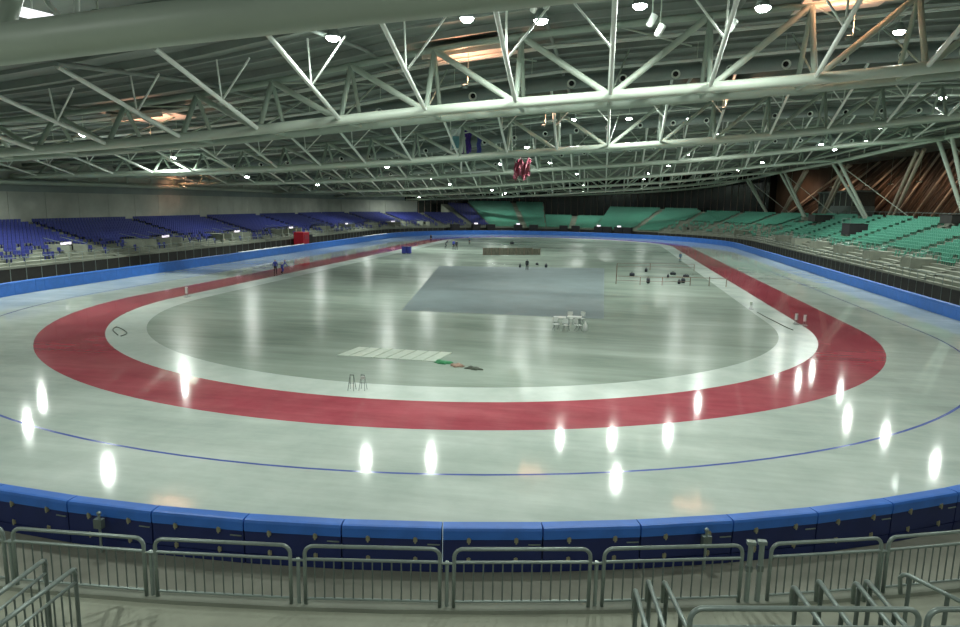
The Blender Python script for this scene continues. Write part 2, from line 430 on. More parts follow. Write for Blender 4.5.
# (name, u0, u1, Rf, Rb, z0, z1, rows, first seated row, seat material key, aisles every)
A = lambda deg: 112 + (180 - deg)
SECT = [
    ('stand_left', -12, 112, 48.0, 62.4, 2.1, 5.9, 13, 1, 'b', None, 63.0),
    ('stand_far_1', 112, A(127), 48.0, 62.4, 2.1, 5.9, 13, 1, 'b', None, 76.0),
    ('stand_far_2', A(127), A(119), 48.0, 72.0, 2.1, 9.0, 20, 1, 'b', None, 76.0),
    ('stand_far_3', A(119), A(97.5), 48.0, 73.0, 2.1, 9.9, 21, 0, 'g', None, 76.0),
    ('stand_far_4', A(97.5), A(79), 48.0, 62.0, 2.1, 5.7, 12, 0, 'g', None, 76.0),
    ('stand_far_5', A(79), A(54), 48.0, 71.0, 2.1, 8.8, 19, 0, 'g', None, 76.0),
    ('stand_far_6', A(54), 292, 47.6, 66.0, 1.95, 8.2, 17, 2, 'g', None, 77.0),
    ('stand_right', 292, 412, 47.6, 63.0, 1.95, 8.4, 17, 4, 'g', None, 79.0),
]
AISLE = {'stand_left': [17.5, 37, 57.5, 78, 97], 'stand_far_1': [125, 140, 154], 'stand_far_2': [A(126)],
         'stand_far_3': [A(106)], 'stand_far_4': [A(88)], 'stand_far_5': [A(64)], 'stand_far_6': [A(50), A(38), A(26), A(14)],
         'stand_right': [300, 313, 326, 339, 352, 365, 378, 391]}
VOMS = {'stand_left': [12, 25, 31, 45, 51, 66, 72, 87, 103], 'stand_far_1': [120, 133, 147], 'stand_far_6': [A(44), A(31), A(20)],
        'stand_right': [306, 319, 332, 345, 358, 371]}
CLEAR = [(54.5, 57.5, 70.5, 74.5), (60.2, 62.4, 47.5, 51.0), (57.0, 60.5, 100, 105), (61.5, 66, 84.5, 88.5), (59.5, 63, 119.5, 123.5), (58.5, 62, 154.5, 158.5), (62.8, 66, 49.5, 53.5)]
seats = []
for (nm, u0, u1, Rf, Rb, z0, z1, n, fr, c, _, back) in SECT:
    so = stand(nm, u0, u1, Rf, Rb, z0, z1, n, back)
    dR = (Rb - Rf) / n; dz = (z1 - z0) / n
    for i in range(fr, n):
        r = Rf + dR * (i + 0.62); z = z0 + dz * i
        k = 1.0 if not 112 <= u0 < 292 else math.degrees(1) / r
        u = u0 + 0.4 * k
        while u < u1 - 0.3 * k:
            ok = all(abs(u - a) > 0.95 * k for a in AISLE[nm])
            if i < 5: ok = ok and all(abs(u - a) > 1.7 * k for a in VOMS.get(nm, []))
            if nm == 'stand_far_6' and i < 9: ok = ok and random.random() < 0.35
            if nm == 'stand_right' and i < 6: ok = ok and random.random() < 0.55
            if nm in ('stand_left', 'stand_far_1') and i < 5: ok = ok and random.random() < (0.25, 0.25, 0.3, 0.45, 0.7)[i]
            bx, by = bp(u, r)
            if any(x0 - 0.6 < bx < x1 + 0.6 and y0 - 0.5 < by < y1 + 0.5 for x0, x1, y0, y1 in CLEAR): ok = False
            if ok:
                d = bdir(u); seats.append((c, (*bp(u, r), z), math.atan2(d[1], d[0])))
            u += 0.56 * k
    for a in AISLE[nm]:                          # aisle steps: half-height treads
        k = 1.0 if not 112 <= u0 < 292 else math.degrees(1) / 55
        q = MB()
        for i in range(n):
            r0, r1 = Rf + dR * (i + 0.5), Rf + dR * (i + 1) - 0.005; z = z0 + dz * i
            c8 = [bp(a - 0.7 * k, r0), bp(a + 0.7 * k, r0), bp(a + 0.7 * k, r1), bp(a - 0.7 * k, r1)]
            q.quad(*[(x, y, z + dz * 0.5) for x, y in c8])
            q.quad((*c8[0], z), (*c8[1], z), (*c8[1], z + dz * 0.5), (*c8[0], z + dz * 0.5))
        q.build('aisle_steps', CONC, so)
    # dark skirting below the front edge, lip on top
    q = MB(); us = usteps(u0, u1)
    for a, b in zip(us[:-1], us[1:]):
        q.quad((*bp(a, Rf - 0.03), 0.02), (*bp(b, Rf - 0.03), 0.02), (*bp(b, Rf - 0.03), z0 - 0.16), (*bp(a, Rf - 0.03), z0 - 0.16))
    q.build('dark_skirting', DARK, so)
    q = MB()
    for a, b in zip(us[:-1], us[1:]):
        P = [(*bp(a, Rf - 0.1), z0 - 0.16), (*bp(b, Rf - 0.1), z0 - 0.16), (*bp(b, Rf + 0.12), z0 - 0.16), (*bp(a, Rf + 0.12), z0 - 0.16)]
        Q = [(x, y, z + 0.26) for x, y, z in P]
        q.quad(*Q); q.quad(P[0], P[1], Q[1], Q[0]); q.quad(P[3], P[2], Q[2], Q[3])
    q.build('front_lip', CONC, so)
    # front guard rail of thin posts
    if nm in ('stand_left', 'stand_right', 'stand_far_6', 'stand_far_1'):
        stp = 2.0 * (1.0 if not 112 <= u0 < 292 else math.degrees(1) / 48)
        q = MB()
        for a in np.arange(u0 + 0.3, u1, stp):
            x, y = bp(a, Rf - 0.04); q.box(x - 0.03, x + 0.03, y - 0.03, y + 0.03, 0, z0 + 1.0)
        q.tube([(*bp(a, Rf - 0.04), z0 + 1.0) for a in usteps(u0, u1, 2)], 0.03, 5)
        q.build('guard_rail', GALV, so)

# vomitories: concrete entry boxes with a dark doorway
vn = 0
for nm, lst in VOMS.items():
    S = next(s for s in SECT if s[0] == nm); n = S[7]; dR = (S[4] - S[3]) / n; dz = (S[6] - S[5]) / n
    for a in lst:
        vn += 1
        R0 = S[3] + dR * 1.6; R1 = S[3] + dR * 4.9; x, y = bp(a, R0); d = bdir(a); rz = math.atan2(d[1], d[0])
        z0 = S[5] + dz; zt1 = S[5] + dz * 4 + 0.45
        T = T3(x, y, 0, rz); dep = R1 - R0
        colr = 'blue' if S[9] == 'b' else 'green'
        t = empty('stand_entrance', (x, y, z0), 'grey concrete entrance box with dark doorway among the ' + colr + ' seats', 'entrance', 'entrances in the ' + colr + ' stands', rz)
        for s in (-1, 1):
            q = MB(); q.box(-dep, 0, s * 1.3 - 0.15, s * 1.3 + 0.15, z0, zt1, T); q.build('side_wall', CONC, t)
        q = MB(); q.box(-dep * 0.55, -dep * 0.5, -1.15, 1.15, z0, zt1 - 0.1, T); q.build('doorway', DARK, t)
        q = MB(); q.box(-dep, -dep * 0.5, -1.15, 1.15, zt1 - 0.25, zt1, T); q.build('lintel', CONC, t)
        for s in (-1.3, 1.3):
            rod('rail', T @ Vector((-dep, s, zt1 + 0.8)), T @ Vector((0, s, zt1 + 0.1)), 0.035, GALV, t, 6)
        if nm in ('stand_left', 'stand_far_1') and vn % 2 == 1:
            q = MB(); q.box(-dep * 0.5, -dep * 0.46, -0.75, 0.75, zt1 + 0.01, zt1 + 0.29, T); q.build('lit_sign', SIGNLIT, t)
            sg = t

# seats: the 300 that show largest of each colour one by one, the rest as one stuff object
def seat_mb(q, T):
    q.box(-0.02, 0.40, -0.23, 0.23, 0.40, 0.45, T)
    q.box(-0.10, -0.04, -0.23, 0.23, 0.42, 0.82, T)
    q.box(-0.06, 0.06, -0.05, 0.05, 0.0, 0.42, T)
for c, m, cn, sd_ in (('b', SEATB, 'blue', 'left'), ('g', SEATG, 'green', 'right')):
    lst = [s for s in seats if s[0] == c]
    def vis(s):
        p = pix((s[1][0], s[1][1], s[1][2] + 0.5))
        return p[2] if p and -2 < p[0] < 962 and 190 < p[1] < 310 else 1e6
    lst.sort(key=vis)
    q = MB(); seat_mb(q, None); me = q.mesh('stadium_seat', m)
    for s in lst[:150]:
        o = inst('stadium_seat', me, None, T3(*s[1], s[2]))
        tag(o, cn + ' plastic stadium seat in the rows of the ' + cn + ' stand', 'seat', cn + ' seats one by one')
    q = MB()
    for s in lst[150:]:
        if vis(s) < 1e6: seat_mb(q, T3(*s[1], s[2]))
    o = q.build(cn + '_seating', m); tag(o, 'rows of ' + cn + ' plastic seats filling the rest of the ' + cn + ' stands', 'seats', None, 'stuff')

# ------------------------------------------------------------------ walls
def wall(name, pts, m, z0=0, top=None, parent=None):
    q = MB()
    for a, b in zip(pts[:-1], pts[1:]):
        za = top if top else zd(*a) + 0.05; zb = top if top else zd(*b) + 0.05
        q.quad((*a, z0), (*b, z0), (*b, zb), (*a, za))
    return struct(name, q, m) if parent is None else q.build(name, m, parent)
wl = wall('wall_left', [(-63.2, y) for y in range(-80, 113, 6)] + [bp(u, 63.2) for u in range(113, int(A(141)), 3)], WALLP)
for u in np.arange(-20, A(143), 6.0):             # concrete wall panels with open joints
    k = 6.0 if u < 112 else 5.4
    c = [bp(u + 0.03, 63.19), bp(u + k - 0.03, 63.19), bp(u + k - 0.03, 63.08), bp(u + 0.03, 63.08)]
    q = MB(); q.quad((*c[3], 5.92), (*c[2], 5.92), (*c[2], 9.88), (*c[3], 9.88))
    for i, j in ((0, 3), (1, 2)): q.quad((*c[i], 5.92), (*c[j], 5.92), (*c[j], 9.88), (*c[i], 9.88))
    q.quad((*c[0], 9.88), (*c[1], 9.88), (*c[2], 9.88), (*c[3], 9.88)); q.build('wall_panel', WALLP, wl)
q = MB()
for a, b in zip(usteps(0, A(143), 3)[:-1], usteps(0, A(143), 3)[1:]):
    q.quad((*bp(a, 63.05), 9.9), (*bp(b, 63.05), 9.9), (*bp(b, 63.05), 11.0), (*bp(a, 63.05), 11.0))
q.build('upper_band', DUCT, wl)
wf = wall('wall_far', [bp(u, 76.5) for u in range(int(A(150)), int(A(38)), 3)] + [bp(A(38), 76.5), bp(A(38), 79.5)], GLASSD)
for u in np.arange(A(146), A(38), 1.75):
    x, y = bp(u, 76.35); q = MB(); q.box(x - 0.06, x + 0.06, y - 0.06, y + 0.06, 0.1, zd(x, y)); q.build('mullion', MULL, wf)
wr = wall('wall_right', [bp(u, 79.5) for u in range(int(A(39)), 424, 3)], BROWN)
for k, u in enumerate(np.arange(274, 402, 2.8)):  # slanted timber slats of the facade
    x, y = bp(u, 78.9); x2, y2 = bp(max(u - 18, 258), 78.9)
    rod('slat', (x2, y2, 8.5), (x, y, zd(x, y) - 0.2), 0.16 if k % 3 else 0.28, STEEL_WARM if k % 3 == 0 else MULL, wr, 6)
wall('wall_near', [(80, -12)] + [(79 * math.cos(math.radians(a)), 79 * math.sin(math.radians(a)) - 4) for a in range(0, -181, -10)], CONC_D)

# ------------------------------------------------------------------ crash pads all round the track
def pad_meshes(w):
    h = w / 2 - 0.008
    def prof(pts):
        q = MB(); k = len(pts)
        for i in range(k):
            a, b = pts[i], pts[(i + 1) % k]
            q.quad((a[0], -h, a[1]), (a[0], h, a[1]), (b[0], h, b[1]), (b[0], -h, b[1]))
        q.v += [(a[0], -h, a[1]) for a in pts]; q.f.append(tuple(range(len(q.v) - k, len(q.v)))[::-1]); q.m.append(0); q.sm.append(False)
        q.v += [(a[0], h, a[1]) for a in pts]; q.f.append(tuple(range(len(q.v) - k, len(q.v)))); q.m.append(0); q.sm.append(False)
        return q
    top = prof([(0.02, 0.93), (0.46, 0.93), (0.46, 1.17), (0.43, 1.235), (0.36, 1.25), (0.08, 1.25), (0.02, 1.22), (0.0, 1.15)])
    face = prof([(0.0, 0.0), (0.14, 0.0), (0.14, 0.925), (0.0, 0.925)])
    back = prof([(0.14, 0.30), (0.44, 0.30), (0.44, 0.91), (0.14, 0.91)])
    base = prof([(0.14, 0.0), (0.42, 0.0), (0.44, 0.27), (0.14, 0.27)])
    return [(nm, q.mesh(nm, m)) for nm, q, m in (('top_cushion', top, PAD), ('front_face', face, PAD), ('back_panel', back, PADN), ('base_panel', base, PADN))]
arc = math.radians(3.42)
PMc = pad_meshes(2 * (R_PAD + 0.02) * math.sin(arc / 2)); PMs = pad_meshes(112 / 43)
qb = MB(); qb.box(-0.02, 0.035, -0.05, 0.05, -0.055, 0.055); qb.box(0.035, 0.05, -0.02, 0.02, -0.09, 0.09); BUCK = qb.mesh('buckle', BRASS)
qs = MB(); qs.box(0.0, 0.03, -0.16, 0.16, -0.012, 0.012); STRAP = qs.mesh('strap', GALV)
pads = []
a = -89.6 - 26 * 3.42
for i in range(52):
    am = math.radians(a + 1.71); pads.append((R_PAD * math.cos(am), R_PAD * math.sin(am), am, PMc)); a += 3.42
for a0, a1 in ((-180, -178.52), (-0.68, 0)):
    am = math.radians((a0 + a1) / 2); pads.append((R_PAD * math.cos(am), R_PAD * math.sin(am), am, pad_meshes(2 * R_PAD * math.sin(math.radians(a1 - a0) / 2))))
PMf = pad_meshes(2 * (R_PAD + 0.02) * math.sin(PI / 106))
for i in range(53): am = PI * (i + 0.5) / 53; pads.append((R_PAD * math.cos(am), L + R_PAD * math.sin(am), am, PMf))
for i in range(43):
    y = (i + 0.5) * 112 / 43; pads.append((R_PAD, y, 0, PMs)); pads.append((-R_PAD, y, PI, PMs))
for x, y, rz, PMx in pads:
    p = pix((x, y, 0.6))
    near = y < -15
    lab = ('navy backed blue crash pad in the row along the near walkway' if near else
           'blue crash pad in the row before the far green stand' if y > 112 else
           'blue crash pad along the straight beside the green seats' if x > 0 else 'blue crash pad along the straight beside the blue seats')
    t = empty('crash_pad', (x, y, 0), lab, 'crash pad', ('near crash pads' if near else 'far crash pads' if y > 112 else 'right crash pads' if x > 0 else 'left crash pads'), rz)
    W = WM[t.name]
    pp = {nm: inst(nm, me, t, W) for nm, me in PMx}
    if near and p and -60 < p[0] < 1020:
        for yy in (-0.62, 0.62):
            inst('buckle', BUCK, pp['top_cushion'], W @ Matrix.Translation((0.46, yy, 0.92)))
            inst('buckle', BUCK, pp['back_panel'], W @ Matrix.Translation((0.44, yy, 0.36)))
        inst('strap', STRAP, pp['back_panel'], W @ Matrix.Translation((0.455, 1.1, 0.80)))
# snow swept along the tops of the left pads
for u0, u1 in ((38, 62), (94, 112)):
    q = MB(); yr = list(np.arange(u0, u1, 0.6)); hs = [0.05 + 0.12 * random.random() for _ in yr]
    pr = [(-0.16, 0), (-0.09, 0.8), (0.02, 1.0), (0.12, 0.6), (0.16, 0)]
    for i in range(len(yr) - 1):
        for (xa, za), (xb, zb) in zip(pr[:-1], pr[1:]):
            q.quad((-43.9 + xa, yr[i], 1.252 + za * hs[i]), (-43.9 + xb, yr[i], 1.252 + zb * hs[i]), (-43.9 + xb, yr[i + 1], 1.252 + zb * hs[i + 1]), (-43.9 + xa, yr[i + 1], 1.252 + za * hs[i + 1]))
    o = q.build('snow_ridge', SNOW); tag(o, 'ridge of white snow on the crash pads ' + ('near the two blue skaters' if u0 < 50 else 'near the far blue corner seats'), 'snow')

# ------------------------------------------------------------------ near platform and railing
ZP = 3.0
def nring(R, z, a0=-170, a1=-10, n=80):
    return [(R * math.cos(math.radians(a0 + (a1 - a0) * i / n)), R * math.sin(math.radians(a0 + (a1 - a0) * i / n)), z) for i in range(n + 1)]
q = MB(); A0, A1 = nring(50.3, ZP), nring(54.6, ZP); A2 = nring(50.3, 0)
for i in range(80):
    q.quad(A0[i], A1[i], A1[i + 1], A0[i + 1]); q.quad(A2[i], A0[i], A0[i + 1], A2[i + 1])
pf = struct('floor_platform', q, PLAT)
q = MB(); B0, B1 = nring(50.3, ZP), nring(50.55, ZP); up = Vector((0, 0, 0.07))
for i in range(80):
    b0, b1, c0, c1 = Vector(B0[i]), Vector(B0[i + 1]), Vector(B1[i]), Vector(B1[i + 1])
    q.quad(b0 + up, c0 + up, c1 + up, b1 + up); q.quad(b0, b0 + up, b1 + up, b1); q.quad(c0, c1, c1 + up, c0 + up)
struct('trim_2', q, CONC)
q = MB()                                          # stepped stand under the viewpoint
for k in range(9):
    r0, r1 = 54.6 + 0.85 * k, 55.45 + 0.85 * k; z = ZP + 0.42 * (k + 1)
    a_, b_, c_ = nring(r0, z), nring(r1, z), nring(r0, z - 0.42)
    for i in range(80): q.quad(a_[i], b_[i], b_[i + 1], a_[i + 1]); q.quad(c_[i], a_[i], a_[i + 1], c_[i + 1])
struct('stand_near', q, CONC)

def frame_pts(w, z0, z1, r=0.14, n=5):
    """upside down U with rounded corners in the local XZ plane"""
    pts = [(-w / 2, 0, z0)]
    for i in range(n + 1):
        t = PI - PI / 2 * i / n; pts.append((-w / 2 + r + r * math.cos(t), 0, z1 - r + r * math.sin(t)))
    for i in range(n + 1):
        t = PI / 2 - PI / 2 * i / n; pts.append((w / 2 - r + r * math.cos(t), 0, z1 - r + r * math.sin(t)))
    return pts + [(w / 2, 0, z0)]
def railing(P, Q, zb, h, label, group, bars=13, mt=GALV):
    P, Q = Vector(P), Vector(Q); c = (P + Q) / 2; d = Q - P; w = d.length; rz = math.atan2(d.y, d.x)
    t = empty('guard_railing', (c.x, c.y, zb), label, 'railing', group, rz); W = WM[t.name]
    q = MB(); q.tube(frame_pts(w, 0, h), 0.032, 8); q.build('frame', mt, t, W)
    rod('upper_rail', W @ Vector((-w / 2, 0, h - 0.23)), W @ Vector((w / 2, 0, h - 0.23)), 0.026, mt, t)
    rod('lower_rail', W @ Vector((-w / 2, 0, 0.17)), W @ Vector((w / 2, 0, 0.17)), 0.022, mt, t)
    for i in range(bars):
        x = -w / 2 + w * (i + 1) / (bars + 1)
        rod('bar', W @ Vector((x, 0, 0.17)), W @ Vector((x, 0, h - 0.23)), 0.0125, GALVD, t, 6)
    return t
def ang(a, R=50.45): return (R * math.cos(math.radians(a)), R * math.sin(math.radians(a)), 0)
RP = [(-90.0, -87.45), (-87.24, -84.6), (-84.38, -81.82), (-81.55, -79.06), (-78.8, -76.28), (-76.02, -73.36), (-72.78, -70.48), (-70.32, -67.9), (-67.7, -65.2)]
RLAB = ['behind the left stair rails and reaching out past them', 'with the two slanted stair rails in front', 'next to the railing behind the slanted stair rails',
        'standing midway between both stairs', 'next to the panel with three short handrails', 'with the three short handrails in front',
        'directly past the gate posts', 'behind the long low handrail past the gate posts', 'farthest along the curve past the gate posts']
for (a0, a1), w in zip(RP, RLAB):
    railing(ang(a0), ang(a1), ZP, 1.09, 'walkway railing panel of grey tubes ' + w, 'walkway railing panels')
for i in range(len(RP) - 1):                       # connector posts in the gaps
    am = (RP[i][1] + RP[i + 1][0]) / 2
    if i == 5: continue
    t = empty('railing_post', (*ang(am)[:2], ZP), 'short grey post linking two walkway railing panels', 'post', 'posts between railing panels', math.radians(am + 90)); W = WM[t.name]
    rod('shaft', W @ Vector((0, 0.03, 0)), W @ Vector((0, 0.03, 0.86)), 0.032, GALV, t)
    rod('connector', W @ Vector((-0.13, 0, 0.84)), W @ Vector((0.13, 0, 0.84)), 0.022, GALV, t)
for a, w in ((-73.2, 'carrying the latch bracket'), (-72.98, 'next to the latched post')):
    t = empty('gate_post', (*ang(a)[:2], ZP), 'tall grey gate post in the walkway railing, ' + w, 'post'); W = WM[t.name]
    rod('shaft', W @ Vector((0, 0, 0)), W @ Vector((0, 0, 1.12)), 0.045, GALV, t)
    q = MB(); q.box(-0.07, 0.07, -0.05, 0.05, 1.1, 1.16, W); q.build('cap', GALV, t)
    q = MB(); q.box(-0.05, 0.05, -0.04, 0.06, 0.62, 0.72, W); q.build('bracket', GALVD, t)

# guard rails around the stair wells close to the viewpoint
railing((13.08, -52.2, 0), (15.62, -51.68, 0), 4.1, 1.1, 'stairwell guard railing of thick tube below the short handrails', 'stairwell guards', 11)
railing((15.72, -51.66, 0), (18.2, -51.1, 0), 4.1, 1.1, 'stairwell guard railing next to the long low handrail', 'stairwell guards', 11)
def handrail(p, q_, label, posts=2, r=0.033, zb=ZP):
    p, q_ = Vector(p), Vector(q_); d = (q_ - p)
    t = empty('stair_handrail', (p.x, p.y, zb), label, 'handrail', 'stair handrails')
    dn = Vector((0, 0, -1)); e = d.normalized()
    pts = [p + dn * 0.35 + e * 0.02, p + dn * 0.10 - e * 0.02, p + dn * 0.03 + e * 0.03, p + e * 0.12] + [p + d * s for s in (0.3, 0.6, 1.0)]
    m = MB(); m.tube(pts, r, 8); m.build('rail', GALV, t)
    for i in range(posts):
        s = 0.12 + 0.5 * i; b = p + d * s
        rod('post', (b.x, b.y, zb), b, r * 0.95, GALVD, t)
for (px, py, pz, label) in [(635, 588, 4.2, 'short tube handrail nearest the middle railing, lowest of three'), (648, 579, 4.2, 'short tube handrail between its two neighbours before the gate'),
                       (664, 580, 4.2, 'short tube handrail of three, next to the gate posts'), (793, 585, 4.3, 'tube handrail rising behind the stairwell guard near the gate posts'),
                       (818, 579, 4.3, 'tube handrail second from the gate posts'), (855, 581, 4.3, 'tube handrail close beside its twin in the stairwell'),
                       (866, 579, 4.3, 'tube handrail twin leaning the same way in the stairwell')]:
    p = hit(px, py, 'z', pz); ex = {635: (651, 645), 648: (670, 645), 664: (694, 642), 793: (833, 640), 818: (860, 640), 855: (902, 640), 866: (917, 640)}[px]
    handrail(p, hit(*ex, 'z', pz + 0.4), label)
p = hit(902, 572, 'z', 4.25); e_ = hit(960, 601, 'z', 4.35)
handrail(p, e_ + (e_ - p) * 0.3, 'long low tube handrail crossing before the last railing', 2)
# left stair balustrades
def balustrade(p, q_, label, bars):
    p, q_ = Vector(p), Vector(q_); d = q_ - p
    t = empty('stair_balustrade', (p.x, p.y, ZP), label, 'balustrade', 'left stair balustrades')
    m = MB(); m.tube([p + Vector((0, 0, -0.1)), p + d * 0.03, p + d * 0.5, q_], 0.033, 8); m.build('top_rail', GALV, t)
    lo = Vector((0, 0, -0.22)); m = MB(); m.tube([p + lo, q_ + lo], 0.024, 6); m.build('lower_rail', GALV, t)
    for i in range(bars):
        b = p + d * ((i + 0.06) / bars); rod('bar' if i else 'end_post', b + (lo if i else Vector((0, 0, 0))), (b.x, b.y, ZP + 0.0), 0.014 if i else 0.03, GALVD, t, 6)
p = hit(45, 559, 'z', 4.15); balustrade(p, hit(-60, 638, 'z', 4.55), 'slanted stair balustrade of tubes touching the left railing panel', 11)
p = hit(75, 568, 'z', 4.15); balustrade(p, hit(-25, 643, 'z', 4.55), 'slanted stair balustrade nearer the open platform', 11)

# junction boxes on posts behind the pads
for px, w in ((110, 'behind the left crash pads'), (693, 'behind the crash pads near the gate')):
    g = hit(px, 556 if px > 300 else 545, 'z', 0.05); am = math.atan2(g.y, g.x); x, y = 44.35 * math.cos(am), 44.35 * math.sin(am)
    t = empty('cable_post', (x, y, 0), 'thin grey post with small box ' + w, 'post', None, am); W = WM[t.name]
    rod('shaft', W @ Vector((0, 0, 0)), W @ Vector((0, 0, 1.12)), 0.035, GALV, t)
    q = MB(); q.box(-0.06, 0.09, -0.12, 0.12, 0.72, 0.98, W); q.build('box', GALVD, t)
    q = MB(); q.lathe([(0.0, 1.1), (0.06, 1.11), (0.06, 1.16), (0.0, 1.2)], W, 8); q.build('knob', GALV, t)

# ------------------------------------------------------------------ air ducts with nozzles under the roof
def duct(Y, x0, x1, label, pitch=4.05, r=0.55, dz=1.25):
    t = empty('air_duct', (x0, Y, zd(x0, Y) - dz), label, 'air duct', 'air ducts')
    f = lambda x: sum(zd(x + d, Y) for d in (-4, 0, 4)) / 3 - dz
    q = MB(); q.tube([(x, Y, f(x)) for x in np.arange(x0, x1, 4)], r, 12); pipe = q.build('pipe', DUCT, t)
    me = None
    for x in np.arange(x0 + 1, x1 - 1, pitch):
        if me is None:
            q = MB(); q.lathe([(0.26, 0), (0.36, 0.22), (0.33, 0.22), (0.20, 0.02)], None, 12)
            q.mi = 1; q.lathe([(0.0, 0.06), (0.21, 0.061), (0.21, 0.062), (0, 0.063)], None, 12); me = q.mesh('nozzle', [STEEL_W, BLACK])
        W = Matrix.Translation((x, Y - r * 0.88, f(x) - r * 0.35)) @ Matrix.Rotation(math.radians(108), 4, 'X')
        inst('nozzle', me, pipe, W)
duct(-1.5, -57, 62, 'grey air duct with round white nozzles behind the truss over the near curve')
duct(33.0, -58, 60, 'grey air duct with round nozzles behind the truss carrying the flags')
duct(68.0, -58, 58, 'far grey air duct with round nozzles under the roof')
# cable trays
for Y, dz, w in ((-12.5, 0.9, 'nearest the near curve truss'), (-6.0, 1.3, 'just before the nozzle duct'), (24.0, 1.0, 'behind the flag truss')):
    t = empty('cable_tray', (-56, Y, zd(-56, Y) - dz), 'thin white cable tray under the roof ' + w, 'cable tray')
    for d in (-0.25, 0.25):
        q = MB(); q.tube([(x, Y + d, zd(x, Y) - dz) for x in range(-56, 62, 4)], 0.07, 5); q.build('side_rail', STEEL_W, t)
    for x in range(-54, 62, 6): rod('hanger', (x, Y, zd(x, Y) - 0.02), (x, Y, zd(x, Y) - dz), 0.03, STEEL, t, 5)

# ------------------------------------------------------------------ lamps
ql = MB(); ql.lathe([(0.05, 0.55), (0.20, 0.5), (0.30, 0.2), (0.40, 0.0), (0.36, -0.02)], None, 14); LHOUS = ql.mesh('housing', DUCT)
ql = MB(); ql.lathe([(0.36, 0.0), (0.33, -0.10), (0.22, -0.19), (0.0, -0.23)], None, 14); LLENS = ql.mesh('lens', LENS)
lampd = bpy.data.lights.new('floodlight_bulb', 'AREA'); lampd.shape = 'DISK'; lampd.size = 0.3
lampd.spread = math.radians(168); lampd.energy = LAMP_W; lampd.color = LAMP_C
lampn = lampd.copy(); lampn.energy = LAMP_W * 0.5
def lamp(p, label, group, power=True, hang=True, data=None):
    p = Vector(p)
    t = empty('floodlight', p, label, 'floodlight', group)
    inst('housing', LHOUS, t, Matrix.Translation(p)); inst('lens', LLENS, t, Matrix.Translation(p))
    top = zd(p.x, p.y)
    if hang and top - p.z > 0.6: rod('hanger', p + Vector((0, 0, 0.5)), (p.x, p.y, top), 0.04, STEEL, t, 6)
    if power:
        lo = bpy.data.objects.new('bulb', data or lampd); link(lo, t, Matrix.Translation(p + Vector((0, 0, -0.26))))
ROWA = [(333, 37), (467, 18), (541, 20), (640, 5), (763, 7)]
def under_roof(px, py, y):
    p = hit(px, py, 'y', y)
    while p.z + 0.75 > zd(p.x, p.y): y -= 0.5; p = hit(px, py, 'y', y)
    return p
for px, py in ROWA: lamp(under_roof(px, py, -23), 'bright round floodlight under the roof before the near curve truss', 'floodlights over the near curve', data=lampn)
ROWB = [(185, 388), (431, 460), (560, 440), (612, 440), (616, 480), (668, 436), (895, 482), (935, 465), (885, 437), (28, 427), (366, 462)]
def mirror(px, py, z):
    g = hit(px, py, 'z', 0); d = g - Vector((CX, CY, CZ)); d.z = -d.z; return g + d * (z / d.z)
for px, py in ROWB:
    z = 17.0
    for _ in range(3):
        p = mirror(px, py, z); z = zd(p.x, p.y) - 1.4
    lamp(p, 'bright floodlight hanging near the truss that carries the flags', 'floodlights at the flag truss')
for px, py in [(840, 392), (812, 372), (798, 382), (430, 320), (500, 330), (604, 300), (496, 350)]:
    z = 17.0
    for _ in range(3):
        p = mirror(px, py, z); z = zd(p.x, p.y) - 2.4
    lamp(p, 'added fill floodlight under the roof over the infield', 'distant floodlights')
for y in (45, 75, 105, 135, 160):  # regular grid of lamps added to fill the hall with light
    for x in (-46, -22, 2, 26, 48):
        lamp((x + random.uniform(-3, 3), y + random.uniform(-3, 3), zd(x, y) - 2.1), 'added fill floodlight under the roof over the infield', 'distant floodlights')
for x, y in ((-50, 5), (-30, -9.5), (30, -9.5), (52, 4)):
    lamp((x, y, zd(x, y) - 1.4), 'bright floodlight hanging near the truss that carries the flags', 'floodlights at the flag truss')
for x, y in ((-24, -36), (-6, -37), (12, -37), (30, -36), (44, -28), (-40, -26), (-2, -58), (14, -60), (30, -56), (-18, -54)):  # lamps out of view, added to brighten the near end
    lamp((x, y, zd(x, y) - 1.3), 'added unseen fill floodlight under the low roof over the near stand', 'added fill floodlights over the near stand', data=lampn)
# small unlit spot heads
qh = MB(); qh.lathe([(0.10, -0.35), (0.17, -0.3), (0.2, 0.3), (0.0, 0.33)], None, 10); SPOTB = qh.mesh('can', STEEL_W)
for px, py in ((222, 44), (246, 42), (271, 40), (232, 47), (652, 20), (660, 30), (732, 25), (548, 3), (535, 6)):
    p = hit(px, py, 'y', -21.5)
    t = empty('spotlight', p, 'small white spotlight can hung from the roof near the bright floodlights', 'spotlight', 'spotlight cans'); 
    inst('can', SPOTB, t, Matrix.Translation(p) @ Matrix.Rotation(0.5, 4, 'Y') @ Matrix.Rotation(0.3, 4, 'X'))
    rod('hanger', p + Vector((0, 0, 0.25)), (p.x, p.y, zd(p.x, p.y)), 0.035, STEEL, t, 6)
